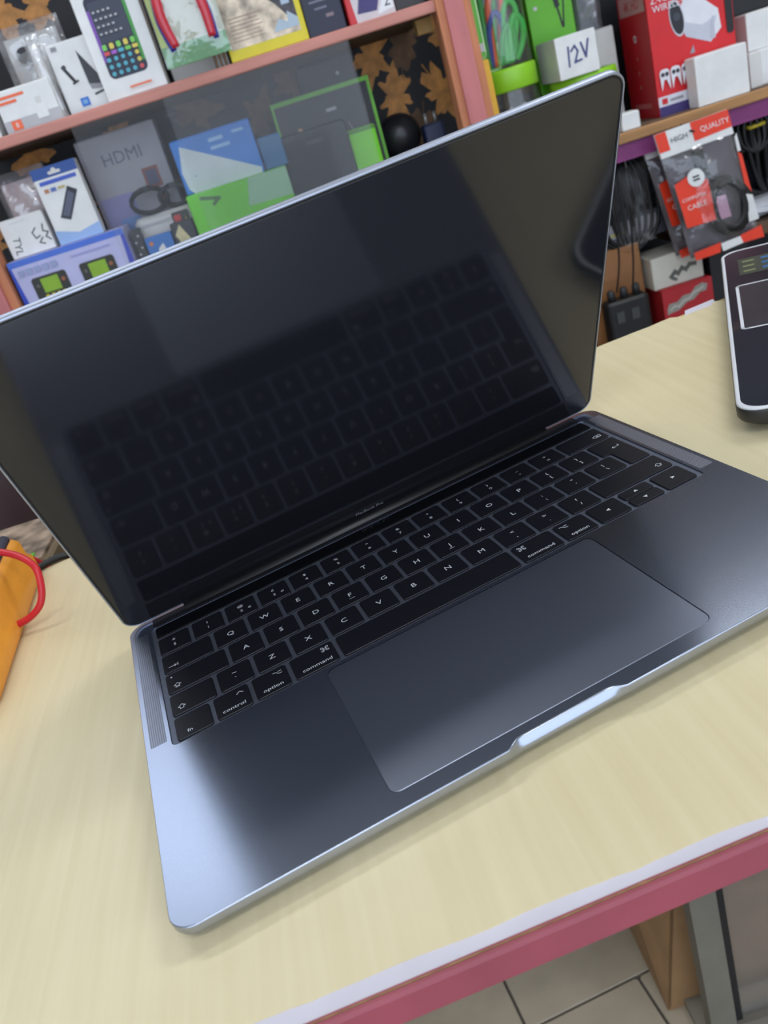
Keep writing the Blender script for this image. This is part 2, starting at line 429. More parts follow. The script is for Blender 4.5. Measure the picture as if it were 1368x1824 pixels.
B(k).rbox(X0 + .8, X0 + 14.5 * U - .8, 196.2, 207.8, -0.75, -0.05, 1.2, .15, 3).build('touch_strip', laptop, M_bar)
for gx0, gx1 in ((2.6, 10.2), (WID - 10.2, WID - 2.6)):
    B(k).rbox(gx0, gx1, 104, 206, -.02, 0.03, .5, 0, 2).build('speaker_grille', laptop, M_grille)
for fx in (25, WID - 25):
    for fy in (22, 198):
        B(k).lathe([(8, TOP), (8, -10.2), (7, -9.9)], 20, fx, fy).build('rubber_foot', laptop, M_gasket)

# --- keys with legends
KZ = 0.12
KG = 1.05
LEG = 0.02
def legend(key, parts):
    """parts: list of (verts2d, faces) already placed in mm around the key centre"""
    b = B(k)
    for vs2, fs2 in parts: b.add([(x, y, KZ + LEG) for x, y in vs2], fs2)
    if b.v: b.build('legend', key, M_legend)
def tx(t, x, y, h, wx=1.12):
    vs2, fs2, w = text_mesh(t)
    return ([(x + px * h * wx, y + py * h) for px, py in vs2], fs2)
def st(pts, w=.38, closed=False, ox=0, oy=0, s=1.0):
    return stroke([(ox + px * s, oy + py * s) for px, py in pts], w, closed)
SHIFT = [(0, 1.7), (1.8, -.1), (.9, -.1), (.9, -1.6), (-.9, -1.6), (-.9, -.1), (-1.8, -.1)]
def ic_command(x, y, s=1.0):
    o = []
    for sx in (-1, 1):
        for sy in (-1, 1):
            o.append(st([(sx * (1.25 + .6 * math.cos(q)) , sy * (1.25 + .6 * math.sin(q))) for q in [math.pi * 2 * i / 8 for i in range(8)]], .3, True, x, y, s))
    o.append(st([(-.65, -1.25), (-.65, 1.25)], .3, False, x, y, s)); o.append(st([(.65, -1.25), (.65, 1.25)], .3, False, x, y, s))
    o.append(st([(-1.25, -.65), (1.25, -.65)], .3, False, x, y, s)); o.append(st([(-1.25, .65), (1.25, .65)], .3, False, x, y, s))
    return o
def ic_option(x, y, m=1):
    return [st([(-2 * m, .9), (-.9 * m, .9), (.7 * m, -.9), (2 * m, -.9)], .36, False, x, y), st([(.5 * m, .9), (2 * m, .9)], .36, False, x, y)]
def tri(x, y, a):
    q = [(0, 1.1), (-1.2, -.9), (1.2, -.9)]; c, s = math.cos(a), math.sin(a)
    return ([(x + px * c - py * s, y + px * s + py * c) for px, py in q], [(0, 1, 2)])
KEYMESH = {}
def key(u0, u1, row, parts, y0=None, y1=None, outline=None):
    yc = Y2 - row * VP
    a, bq = X0 + u0 * U + KG, X0 + u1 * U - KG
    c, d = (yc - VP / 2 + KG, yc + VP / 2 - KG) if y0 is None else (y0, y1)
    cx, cy = (a + bq) / 2, (c + d) / 2; hw, hh = (bq - a) / 2, (d - c) / 2
    kk = (round(hw, 2), round(hh, 2))
    if kk not in KEYMESH:
        o = B(k).rbox(-hw, hw, -hh, hh, -.75, KZ, 1.5, .22, 3).build('key', laptop, M_key); KEYMESH[kk] = o.data
    else: o = link('key', KEYMESH[kk], laptop)
    o.location = (cx * k, cy * k, 0)
    if callable(parts): parts = parts(hw, hh)
    if parts: legend(o, parts)
    return o
def duo(top, bot, h=2.3): return [tx(top, 0, 2.7, h), tx(bot, 0, -2.5, h)]
r1 = [('±', '§'), ('!', '1'), ('@', '2'), ('£', '3'), ('$', '4'), ('%', '5'), ('^', '6'), ('&', '7'), ('*', '8'), ('(', '9'), (')', '0'), ('_', '-'), ('+', '=')]
for i, (a, c) in enumerate(r1):
    p = duo(a, c)
    if c == '2': p.append(tx('€', 4.6, -2.5, 1.9))
    if c == '3': p.append(tx('#', 4.6, -2.5, 1.9))
    key(i, i + 1, -1, p)
key(13, 14.5, -1, lambda hw, hh: [st([(-2.6, 0), (-1.1, 1.3), (2.2, 1.3), (2.2, -1.3), (-1.1, -1.3)], .34, True, hw - 5, -3), st([(-.3, .6), (.9, -.6)], .34, False, hw - 5, -3), st([(-.3, -.6), (.9, .6)], .34, False, hw - 5, -3)])
key(0, 1.5, 0, lambda hw, hh: [st([(-2.6, 0), (1.5, 0)], .34, False, -hw + 5.5, -4), st([(.3, .9), (1.5, 0), (.3, -.9)], .34, False, -hw + 5.5, -4), st([(2.2, 1.1), (2.2, -1.1)], .34, False, -hw + 5.5, -4)])
for i, c in enumerate('QWERTYUIOP'): key(1.5 + i, 2.5 + i, 0, [tx(c, 0, 0, 3.6, 1.0)])
key(11.5, 12.5, 0, duo('{', '[', 2.6)); key(12.5, 13.5, 0, duo('}', ']', 2.6))
key(0, 1.75, 1, lambda hw, hh: [([(-hw + 3 + .55 * math.cos(q), hh - 3.2 + .55 * math.sin(q)) for q in [i * math.pi / 4 for i in range(8)]], [tuple(range(8))]), st([(0, 1.8), (1.8, .2), (.9, .2), (.9, -.7), (-.9, -.7), (-.9, .2), (-1.8, .2)], .32, True, -hw + 5.2, -3.4), st([(-.9, -1.5), (.9, -1.5)], .5, False, -hw + 5.2, -3.4)])
for i, c in enumerate('ASDFGHJKL'):
    p = [tx(c, 0, 0, 3.6, 1.0)]
    if c in 'FJ': p.append(st([(-1.3, -3.9), (1.3, -3.9)], .25))
    key(1.75 + i, 2.75 + i, 1, p)
key(10.75, 11.75, 1, duo(':', ';', 2.6)); key(11.75, 12.75, 1, duo('"', "'", 2.6)); key(12.75, 13.75, 1, duo('|', '\\', 2.6))
# L-shaped return key over two rows
yc0, yc1 = Y2, Y2 - VP
xa, xb, xr = X0 + 13.5 * U + KG, X0 + 13.75 * U + KG, X0 + 14.5 * U - KG
yt, ym, yb = yc0 + VP / 2 - KG, yc0 - VP / 2 + KG, yc1 - VP / 2 + KG
pl = [(xb, yb), (xr, yb), (xr, yt), (xa, yt), (xa, ym), (xb, ym)]
b = B(k); cx, cy = (xa + xr) / 2, (yt + yb) / 2
def ins(pl, d):
    s = [(1, 1), (-1, 1), (-1, -1), (1, -1), (1, 1), (1, 1)]
    return [(x + d * a, y + d * c) for (x, y), (a, c) in zip(pl, s)]
def chamfer(pl, r):
    o = []; nn = len(pl)
    for i, p in enumerate(pl):
        p = Vector(p); a = (Vector(pl[i - 1]) - p).normalized(); c = (Vector(pl[(i + 1) % nn]) - p).normalized()
        rr = min(r, 1.2)
        for t in range(4):
            q = t / 3; o.append(tuple((1 - q) ** 2 * (p + a * rr) + 2 * q * (1 - q) * p + q * q * (p + c * rr)))
    return o
b.loops([[(x - cx, y - cy, z) for x, y in chamfer(ins(pl, d), 1.5)] for d, z in ((0, -.75), (0, KZ - .22), (.22, KZ))])
o = b.build('key', laptop, M_key); o.location = (cx * k, cy * k, 0)
legend(o, [st([(2.2, 1.2), (2.2, -.5), (-2, -.5)], .34, False, 2.5, 6), st([(-.9, .5), (-2, -.5), (-.9, -1.5)], .34, False, 2.5, 6)])
key(0, 1.25, 2, lambda hw, hh: [st(SHIFT, .34, True, -hw + 5, -3.2)])
key(1.25, 2.25, 2, duo('~', '`', 2.8))
for i, c in enumerate('ZXCVBNM'): key(2.25 + i, 3.25 + i, 2, [tx(c, 0, 0, 3.6, 1.0)])
key(9.25, 10.25, 2, duo('<', ',', 2.6)); key(10.25, 11.25, 2, duo('>', '.', 2.6)); key(11.25, 12.25, 2, duo('?', '/', 2.6))
key(12.25, 14.5, 2, lambda hw, hh: [st(SHIFT, .34, True, hw - 5, -2.8)])
key(0, 1, 3, [tx('fn', -2.2, -4.4, 2.3)])
key(1, 2, 3, [st([(-1.5, -.7), (0, .7), (1.5, -.7)], .36, False, 4.2, 4.2), tx('control', 0, -4.5, 2.45)])
key(2, 3, 3, ic_option(4.0, 4.2) + [tx('option', 0, -4.5, 2.45)])
key(3, 4.25, 3, lambda hw, hh: ic_command(hw - 4.2, 4.2) + [tx('command', .5, -4.5, 2.45)])
key(4.25, 9.25, 3, None)
key(9.25, 10.5, 3, lambda hw, hh: ic_command(-hw + 4.2, 4.2) + [tx('command', -.5, -4.5, 2.45)])
key(10.5, 11.5, 3, ic_option(-4.0, 4.2) + [tx('option', 0, -4.5, 2.45)])
key(11.5, 12.5, 3, [tri(0, 0, math.pi / 2)])
yc = Y2 - 3 * VP
key(12.5, 13.5, 3, [tri(0, 0, 0)], yc + .35, yc + VP / 2 - KG)
key(12.5, 13.5, 3, [tri(0, 0, math.pi)], yc - VP / 2 + KG, yc - .35)
key(13.5, 14.5, 3, [tri(0, 0, -math.pi / 2)])

# --- hinge and lid
TH = math.radians(28.8154)
b = B(k); b.tube([(33.5, 216.4, -1.0), (270.6, 216.4, -1.0)], 3.6, 18); b.build('hinge_barrel', laptop, M_hinge)
B(k).box(14, WID - 14, 209.6, 219, -.1, .06).build('hinge_strip', laptop, M_hinge)
# lid axes: x right, y up the screen, z out of the screen
ly = Vector((0, -math.sin(TH), math.cos(TH))); lz = Vector((0, -math.cos(TH), -math.sin(TH)))
LMx = Matrix((Vector((1, 0, 0)), ly, lz)).transposed().to_4x4(); LMx.translation = (0, 217.557 * k, 3.0 * k)
H0, H1 = -2.8, 207.3
def lid_loop(ins, z, r=9.0, seg=7): return [(x, y, z) for x, y in rrect(ins, WID - ins, H0 + ins, H1 - ins, max(r - ins, 1), seg)]
b = B(k); b.smooth = True
b.loops([lid_loop(3.5, -4.6), lid_loop(1.2, -4.2), lid_loop(.2, -3.2), lid_loop(0, -2.4), lid_loop(0, -.45), lid_loop(.25, -.15), lid_loop(.6, 0), lid_loop(1.15, 0), lid_loop(1.3, -.6)], True, True)
b.smooth = False
lid = b.build('lid', laptop, M_lidshell); lid.matrix_local = LMx
b = B(k); b.loops([lid_loop(1.2, -.6, 9), lid_loop(1.2, -.05, 9), lid_loop(2.0, -.02, 9), lid_loop(2.05, -.4, 9)], True, True); b.build('gasket', lid, M_gasket)
b = B(k); b.loops([lid_loop(2.1, -.5, 9), lid_loop(2.1, -.12, 9), lid_loop(2.25, -.06, 9)], True, True); b.build('screen_glass', lid, M_glass)
b = B(k); vs2, fs2, w = text_mesh('MacBook Pro')
b.add([(151.6 + px * 2.35, 2.6 + py * 2.35, -.045) for px, py in vs2], fs2); b.build('printed_name', lid, M_logo)
b = B(k); b.add([(151.9 + 1.3 * math.cos(q), 201 + 1.3 * math.sin(q), -.045) for q in [i * math.pi / 8 for i in range(16)]], [tuple(range(16))]); b.build('webcam', lid, mat((26, 26, 32), .2, var=0))

# ------------------------------------------------------------------ shelving (shelf fronts stand at y = 1.25)
SY = 1.25
ZU, ZL = 1.178, 0.949        # upper board in the left bay, boards of the lower run
M_pinkwood = mat((196, 118, 118), 0.6, var=0.12, scale=18, stretch=(3, 3, .4))
M_rawwood = mat((198, 128, 92), 0.7, var=0.18, scale=22, stretch=(3, 3, .4))
M_edgewood = mat((172, 128, 84), 0.75, var=0.2, scale=30, stretch=(.3, 3, 3))
M_pinkedge = mat((196, 132, 120), 0.6, var=0.16, scale=24, stretch=(.3, 3, 3))
M_purple = mat((132, 54, 114), 0.55, var=0.1)
M_boarddark = mat((104, 82, 66), 0.8, var=0.15)
shelf = thing('wall_shelving', 'pink and raw wood shelving against the dark leaf-print wall', 'shelving', (0, SY, 0))
def board(x0, x1, z1, th, front, parent=shelf, y1=0.219):
    o = B().box(x0, x1, 0.006, y1, z1 - th, z1).build('shelf_board', parent, M_boarddark)
    b = B(); b.loops([[(x, y, z) for y, z in ((0.006, z1 - th), (0.001, z1 - th), (0, z1 - th + .0015), (0, z1 - .0015), (0.001, z1), (0.006, z1))] for x in (x0, x1)]); b.build('edge_strip', o, front)
    return o
board(-.387, .272, ZU, .014, M_pinkedge)
board(-.387, .272, ZL, .014, M_pinkedge)
board(-.387, .272, 1.46, .014, M_pinkedge)
board(.318, 1.25, ZL, .014, M_edgewood)
board(.318, 1.25, 1.24, .014, M_edgewood)
board(.600, 1.25, .762, .014, mat((98, 74, 54), .75, var=.2, scale=30))
board(.318, 1.25, .640, .014, M_edgewood)
board(-1.1, -.437, ZU, .014, M_pinkedge); board(-1.1, -.437, ZL, .014, M_pinkedge)
for x0, x1 in ((-.437, -.387), (.272, .318), (1.25, 1.30)):
    p = B().box(x0 + .010, x1 - .012, -.012, .030, 0.0, 1.475).build('post', shelf, M_pinkwood)
    B().box(x0, x0 + .010, -.006, .028, 0.0, 1.475).build('batten', p, M_rawwood)
    B().box(x1 - .012, x1, -.004, .028, 0.0, 1.475).build('batten', p, M_rawwood)
B().box(.33, 1.25, .008, .016, .911, .935).build('valance', shelf, M_purple)
B().box(.252, .274, .05, .07, 1.146, 1.164).build('bracket', shelf, mat((190, 150, 92), .7, var=.15))

M_pane = film('clear_sliding_glass', gloss=0.0, rough=0.03, haze=0.065, bump=0.0, hazecol=(.36, .37, .40), ior=1.15)
for nm, x0, x1, y, lab in (('sliding_glass_pane', -.227, .148, 1.2415, 'wide clear sliding glass pane in front of the lower left shelf'),
                           ('sliding_glass_pane', -.103, .151, 1.2465, 'narrower clear glass pane sliding behind the wide one, in front of the black boxes')):
    o = B().box(x0, x1, y, y + .003, ZL - .013, 1.163).build(nm, None, M_pane); o['label'] = lab; o['category'] = 'glass pane'

# ------------------------------------------------------------------ cartons with printed faces
def carton(name, label, cat, x0, x1, z0, z1, y, dep, m, rotz=0.0, lean=0.0, roll=0.0, group=None, flap=True, bev=.0012):
    """a folded card carton, front face at y; local origin at the base centre"""
    t = thing(name, label, cat, ((x0 + x1) / 2, y + dep / 2, z0), math.radians(rotz), group)
    if lean or roll: t.rotation_euler = (math.radians(lean), math.radians(roll), math.radians(rotz))
    w, h = x1 - x0, z1 - z0
    b = B(); e = bev
    ls = []
    for z, i in ((0, e), (e, 0), (h - e, 0), (h, e)): ls.append([(px, py, z) for px, py in rrect(-w / 2 + i, w / 2 - i, -dep / 2 + i, dep / 2 - i, e, 2)])
    b.loops(ls).build('carton', t, m)
    if flap:
        B().box(-w / 2 + .002, w / 2 - .002, -dep / 2 + .0015, dep / 2 - .004, h - .0001, h + .0004).build('tuck_flap', t, m)
    t['w'] = w; t['h'] = h; t['d'] = dep
    return t
def face(t, name, shapes, side='front', step=.00012, off=.00025):
    """flat print on a face; shapes in fractions of the face: ('r',x0,y0,x1,y1,m) ('p',pts,m) ('c',x,y,r,m) ('t',text,x,y,h,m[,rot])  ('s',pts,w,m)"""
    w, h, d = t['w'], t['h'], t['d']
    fw = w if side == 'front' else d
    b = B(); lay = off
    def put(p2):
        if side == 'front': return [(-w / 2 + x, -d / 2 - lay, z) for x, z in p2]
        return [(-w / 2 - lay, d / 2 - x, z) for x, z in p2]
    for s in shapes:
        b.use(s[-1] if not (s[0] == 't' and len(s) == 7) else s[5])
        if s[0] == 'r': pts = [(s[1] * fw, s[2] * h), (s[3] * fw, s[2] * h), (s[3] * fw, s[4] * h), (s[1] * fw, s[4] * h)]; b.add(put(pts), [(0, 1, 2, 3)])
        elif s[0] == 'p': pts = [(x * fw, z * h) for x, z in s[1]]; b.add(put(pts), [tuple(range(len(pts)))])
        elif s[0] == 'c':
            pts = [(s[1] * fw + s[3] * h * math.cos(q), s[2] * h + s[3] * h * math.sin(q)) for q in [i * math.pi / 9 for i in range(18)]]; b.add(put(pts), [tuple(range(18))])
        elif s[0] == 'rr': pts = [(x, z) for x, z in rrect(s[1] * fw, s[3] * fw, s[2] * h, s[4] * h, s[5] * h, 4)]; b.add(put(pts), [tuple(range(len(pts)))])
        elif s[0] == 't':
            v2, f2, tw = text_mesh(s[1]); hh = s[4] * h; a = math.radians(s[6]) if len(s) == 7 else 0; ca, sa = math.cos(a), math.sin(a)
            b.add(put([(s[2] * fw + (px * ca - py * sa) * hh, s[3] * h + (px * sa + py * ca) * hh) for px, py in v2]), f2)
        elif s[0] == 's':
            for pa, pb in zip(s[1][:-1], s[1][1:]):
                v2, f2 = stroke([(pa[0] * fw, pa[1] * h), (pb[0] * fw, pb[1] * h)], s[2] * h); b.add(put(v2), f2); lay += step * .3
        lay += step
    return b.build(name, t)
def P(*c, r=.45): return mat(c, r, var=.05)
WHT, OFF, BLK, DRK = P(226, 226, 226), P(212, 210, 208), P(22, 22, 26), P(48, 48, 56)
ORG, RED, DRED, BLU, LBL = P(236, 104, 60), P(206, 26, 34), P(150, 22, 32), P(30, 110, 206), P(120, 170, 220)
GRN, LGRN, YEL, LIL, NAVY, TEAL = P(112, 206, 28), P(150, 220, 70), P(216, 200, 40), P(186, 186, 226), P(32, 34, 58), P(40, 120, 176)
GREY, LGREY, TAN, CREAM, PINKC, VIO = P(140, 140, 146), P(180, 180, 184), P(178, 130, 84), P(222, 206, 180), P(214, 176, 178), P(120, 70, 170)
SILV = mat((170, 170, 172), .35, metal=.6, var=.1)
M_film = film('clear_plastic_film', gloss=.06, rough=.12, haze=.03, bump=.9, scale=45)
M_filmh = film('crinkled_plastic_film', gloss=.16, rough=.14, haze=.12, bump=1.0, scale=55)

def pouch(b, w, h, th, seed=0, nx=12, nz=16, both=True):
    """pillow of film, hanging: x in -w/2..w/2, z 0..h, bulging to -y"""
    for sgn in ((-1, 1) if both else (-1,)):
        vs = []; fs = []
        for j in range(nz + 1):
            for i in range(nx + 1):
                u, v = i / nx, j / nz
                bl = (math.sin(math.pi * u) ** .5 if 0 < u < 1 else 0) * (math.sin(math.pi * v) ** .5 if 0 < v < 1 else 0)
                q = noise.noise(Vector((u * 4 + seed, v * 5, seed * 1.7)))
                vs.append((-w / 2 + w * u, sgn * (th / 2 * bl * (1 + .5 * q)), h * v))
        for j in range(nz):
            for i in range(nx):
                a = j * (nx + 1) + i; f = (a, a + 1, a + nx + 2, a + nx + 1); fs.append(f if sgn < 0 else tuple(reversed(f)))
        b.smooth = True; b.add(vs, fs); b.smooth = False
    return b

# ---- left bay, upper board
t = carton('adapter_box', 'small white box with orange lettering and orange square at the upper shelf\'s left end', 'box', -.309, -.234, ZU, 1.228, 1.262, .05, WHT)
face(t, 'printed_front', [('r', .0, .0, 1, .30, LGREY), ('r', .02, .80, .52, .87, ORG), ('r', .04, .68, .36, .75, ORG), ('r', .12, .05, .30, .28, ORG), ('t', '8', .21, .17, .12, WHT), ('rr', .60, .16, .80, .56, .03, WHT), ('rr', .66, .5, .76, .66, .02, OFF)])
carton('white_box', 'plain white box cut off by the left frame edge on the upper shelf', 'box', -.385, -.318, ZU, 1.222, 1.262, .05, WHT)
t = thing('charger_bag', 'crinkled clear bag holding a white card and black charger behind the orange-lettered box', 'plastic bag', (-.248, 1.332, ZU))
B().box(-.036, .036, .004, .007, 0, .112).build('backing_card', t, OFF)
B().box(-.034, .034, -.002, .003, 0, .045).build('insert', t, WHT)
b = B(); b.loops([[(x, y, z + .078) for x, z in rrect(-.024, .006, 0, .020, .009, 4)] for y in (.0, -.010)]); b.build('charger', t, BLK)
pouch(B(), .088, .125, .030, 3).build('film', t, M_filmh)
t = carton('microphone_box', 'white box picturing a small black microphone beside the tall calculator-print box', 'box', -.226, -.164, ZU, 1.262, 1.278, .03, WHT)
face(t, 'printed_front', [('s', [(.20, .66), (.34, .44)], .05, BLK), ('s', [(.30, .42), (.40, .44)], .03, BLK), ('c', .22, .66, .035, DRK), ('p', [(.58, .84), (.96, .30), (.60, .36)], DRK), ('p', [(.60, .36), (.96, .30), (.95, .24), (.62, .28)], GREY), ('r', .30, .08, .48, .20, BLU), ('r', .34, .11, .44, .17, LBL), ('s', [(.66, .2), (.86, .22)], .03, DRK), ('r', .10, .90, .22, .96, GREY)])
t = thing('cable_bag', 'narrow glossy clear bag standing between orange-lettered box and microphone box', 'plastic bag', (-.238, 1.272, ZU))
b = pouch(B(), .020, .100, .012, 11, 6, 12); b.build('film', t, M_filmh)
B().box(-.006, .006, .0, .0015, .001, .09).build('insert', t, OFF)
t = carton('calculator_print_box', 'tall white box printed with a dark phone-shaped colourful calculator keypad', 'box', -.171, -.090, ZU, 1.325, 1.257, .045, WHT)
sh = [('rr', .17, .16, .80, .80, .05, NAVY), ('r', .17, .30, .22, .70, VIO), ('r', .75, .24, .80, .74, P(60, 150, 60)), ('rr', .22, .44, .74, .755, .02, P(52, 58, 76)), ('r', .40, .82, .62, .86, GREY)]
cc = [P(80, 170, 190), P(120, 200, 90), P(220, 200, 90), P(210, 80, 80), P(160, 90, 190)]
for r in range(3):
    for c in range(5): sh.append(('c', .25 + c * .115, .20 + r * .055, .018, cc[3] if (r == 0 and c == 4) else cc[(0 if c < 4 else 2)]))
for c in range(5): sh.append(('rr', .21 + c * .115, .345, .30 + c * .115, .375, .01, cc[(c + 3) % 5]))
for c in range(5): sh.append(('rr', .215 + c * .115, .385, .285 + c * .115, .43, .012, cc[1 + c % 2]))
for r in range(4):
    for c in range(5 - r % 2): sh.append(('r', .26 + c * .08, .50 + r * .055, .30 + c * .08, .515 + r * .055, LGREY))
sh.append(('r', .42, .06, .78, .075, ORG))
face(t, 'printed_front', sh)
t = carton('grey_card_box', 'pale grey box half hidden below the hanging pliers pack', 'box', -.084, -.022, ZU, 1.225, 1.30, .05, OFF)
face(t, 'printed_front', [('rr', .28, .52, .78, .66, .05, DRK)])
# pliers pack hangs from a hook under the board above
t = thing('pliers_pack', 'green blister pack with red and blue plier handles hanging before the upper shelf', 'tool pack', (-.040, 1.236, 1.192))
b = B().box(-.042, .042, .004, .0056, 0, .20).build('backing_card', t, P(206, 214, 190))
B().box(-.042, .042, .0030, .0038, 0, .024).build('printed_band', t, P(56, 160, 80))
B().box(-.042, -.026, .0030, .0038, .024, .16).build('printed_band', t, P(190, 214, 60))
for sx in (-1, 1):
    pts = smooth_path([(sx * .008 - .004, -.004, .135), (sx * .020 - .004, -.005, .095), (sx * .027 - .002, -.005, .055), (sx * .024 + .001, -.004, .020)], 5)
    B().tube(pts, [.0045 + .0022 * math.sin(i / len(pts) * 3) for i in range(len(pts))], 10).build('handle', t, mat((196, 38, 56), .25, var=.05, coat=.5))
    B().tube([(p[0] + .004 * sx, p[1] + .002, p[2] - .003) for p in pts], .0042, 8).build('handle_grip', t, mat((44, 52, 140), .3, var=.05))
B().tube([(0, -.004, .13), (0, -.004, .18)], .009, 10).build('jaw', t, SILV)
pouch(B(), .086, .195, .022, 8, 14, 22, False).build('film', t, M_filmh)
B().tube([(0, .005, .195), (0, .007, .23), (0, .017, .262)], .0012, 6).build('hook', t, SILV)
t = carton('card_pack', 'thin brown striped pack of cards left of the yellow box', 'pack', -.024, -.004, ZU, 1.245, 1.275, .06, P(92, 84, 78))
face(t, 'printed_front', [('r', .08 + .15 * i, 0, .14 + .15 * i, 1, (OFF if i % 2 else TAN)) for i in range(6)])
t = carton('yellow_box', 'yellow box printed with a pale and dark picture on the upper shelf', 'box', -.002, .104, ZU, 1.275, 1.257, .05, YEL)
M_pict = mat((206, 190, 170), .5, var=.55, scale=55)
M_pict2 = mat((70, 66, 74), .5, var=.6, scale=70)
face(t, 'printed_front', [('r', .04, .14, .93, 1.0, M_pict), ('p', [(.52, 1.0), (.93, 1.0), (.93, .28), (.82, .34), (.70, .52), (.60, .62)], M_pict2), ('p', [(.60, .20), (.70, .34), (.80, .28), (.82, .40), (.93, .30), (.93, .20)], P(170, 186, 200)), ('r', .78, .48, .88, .62, P(170, 186, 206)), ('s', [(.62, .84), (.68, .90), (.72, .82), (.80, .90), (.86, .82)], .04, OFF)] + [('r', .10, .22 + .045 * i, .50 - .02 * (i % 3), .228 + .045 * i, P(150, 120, 100)) for i in range(7)])
t = carton('navy_box', 'dark navy box with tiny pale lettering between the yellow and red boxes', 'box', .105, .156, ZU, 1.262, 1.262, .05, NAVY)
face(t, 'printed_front', [('r', .2, .45, .7, .48, P(110, 110, 130)), ('r', .3, .35, .62, .38, P(110, 110, 130)), ('r', .55, .22, .75, .27, P(130, 110, 120))])
t = carton('red_box', 'plain red box tilted against the navy box on the upper shelf', 'box', .1415, .156, ZU + .0005, 1.280, 1.315, .04, P(190, 40, 48), roll=-4)
t = carton('red_white_box', 'red box with white and dark blue picture near the pink post', 'box', .160, .222, ZU, 1.262, 1.257, .05, P(204, 44, 52))
face(t, 'printed_front', [('p', [(.16, .0), (1, .0), (1, 1), (.10, 1), (.12, .3)], P(206, 196, 200)), ('p', [(.20, .12), (.62, .10), (.86, .5), (.6, .42), (.3, .34)], P(60, 50, 110)), ('p', [(.62, .04), (.98, .08), (.98, .5)], P(228, 228, 232)), ('t', '2', .86, .2, .16, DRK), ('p', [(.70, .62), (.95, 1), (.80, 1)], P(200, 40, 50))])
t = carton('charcoal_box', 'charcoal box at the right end of the upper shelf beside the pink post', 'box', .226, .266, ZU, 1.25, 1.275, .05, P(56, 52, 54))

# ---- left bay, lower board
t = carton('gadget_print_box', 'wide lilac and blue box printed with two black gadgets with green screens', 'box', -.383, -.217, ZL, 1.031, 1.2555, .07, LIL)
face(t, 'printed_front', [('r', 0, .90, 1, 1.0, P(70, 110, 210)), ('p', [(0, 0), (.05, 0), (.02, .9), (0, .9)], P(40, 70, 190)), ('p', [(.94, 0), (1, 0), (1, .9), (.97, .9)], P(40, 60, 190))] +
     [q for gx in (.28, .70) for q in (('rr', gx - .15, .28, gx + .15, .66, .05, P(44, 44, 36)), ('rr', gx - .12, .24, gx - .05, .32, .03, P(44, 44, 36)), ('rr', gx + .05, .24, gx + .12, .32, .03, P(44, 44, 36)), ('r', gx - .075, .38, gx + .075, .62, P(136, 176, 40)), ('c', gx + .11, .52, .035, P(150, 90, 60)), ('c', gx - .11, .52, .03, P(90, 90, 80)))] +
     [('r', gx - .08 + .05 * i, .31, gx - .05 + .05 * i, .35, YEL) for gx in (.28, .70) for i in range(4)] + [('r', .06 + .07 * i, .74, .11 + .07 * i, .84, P(150, 160, 200)) for i in range(5)] + [('r', .52, .80, .86, .82, P(150, 150, 210))])
face(t, 'printed_side', [('r', 0, 0, 1, 1, P(36, 62, 180))], 'side')
t = carton('handwritten_box', 'small white box with black handwriting standing on the lilac box', 'box', -.374, -.312, 1.032, 1.083, 1.268, .04, WHT)
face(t, 'handwriting', [('t', 'TYL', .22, .30, .20, BLK, -100), ('s', [(.72, .62), (.62, .52), (.66, .36), (.76, .40)], .03, BLK), ('s', [(.80, .34), (.70, .24), (.80, .18)], .03, BLK), ('s', [(.90, .66), (.86, .5), (.96, .44), (.88, .34), (.96, .24)], .03, BLK), ('s', [(.20, .88), (.60, .90)], .008, LGREY)])
t = carton('usb_adapter_box', 'white and blue hang-tab box picturing a black stick adapter on the lilac box', 'box', -.305, -.243, 1.032, 1.131, 1.264, .022, WHT, flap=False)
face(t, 'printed_front', [('r', 0, .86, 1, 1, P(34, 76, 150)), ('p', [(0, 0), (1, 0), (1, .16), (.5, .10), (0, .2)], P(150, 180, 226)), ('p', [(.24, .34), (.44, .28), (.82, .62), (.64, .70)], P(34, 36, 48)), ('p', [(.30, .36), (.44, .32), (.72, .58), (.62, .64)], P(84, 88, 110)), ('r', .10, .78, .92, .83, P(60, 90, 190)), ('r', .14, .68, .24, .73, P(180, 120, 90)), ('r', .28, .68, .40, .73, P(90, 110, 180)), ('r', .44, .69, .60, .72, P(190, 170, 110)), ('rr', .36, .89, .64, .93, .018, OFF), ('c', .5, .93, .035, OFF)])
t = thing('pink_bag', 'glossy pinkish clear bag at the left edge behind the handwritten box', 'plastic bag', (-.335, 1.325, 1.032))
B().box(-.030, .030, .0, .012, 0, .095).build('insert', t, P(214, 194, 196))
pouch(B(), .075, .108, .040, 21).build('film', t, M_filmh)
t = carton('hdmi_box', 'large silver grey box marked HDMI behind the stick adapter box', 'box', -.250, -.134, ZL, 1.150, 1.335, .04, P(150, 148, 156))
face(t, 'printed_front', [('t', 'HDMI', .50, .84, .085, P(84, 84, 104)), ('r', .66, .58, .86, .72, P(120, 60, 50)), ('r', .69, .60, .83, .70, P(60, 60, 90)), ('r', .05, .36, .46, .60, P(130, 126, 176)), ('r', .2, .30, .44, .44, P(90, 130, 190)), ('c', .80, .50, .03, P(150, 70, 60))])
t = carton('blue_diamond_box', 'bright blue box with a white kite shape stacked on the green box', 'box', -.119, -.005, 1.0425, 1.113, 1.285, .06, P(40, 124, 214), roll=0)
face(t, 'printed_front', [('p', [(.05, .10), (.03, .42), (.10, .88), (.98, .10), (.97, 0), (.10, .0)], P(206, 218, 222)), ('r', .46, .80, .64, .87, P(150, 196, 240)), ('r', .46, .66, .70, .72, P(150, 196, 240)), ('r', .76, .84, .90, .89, P(150, 196, 240)), ('c', .18, .30, .02, P(120, 160, 200))])
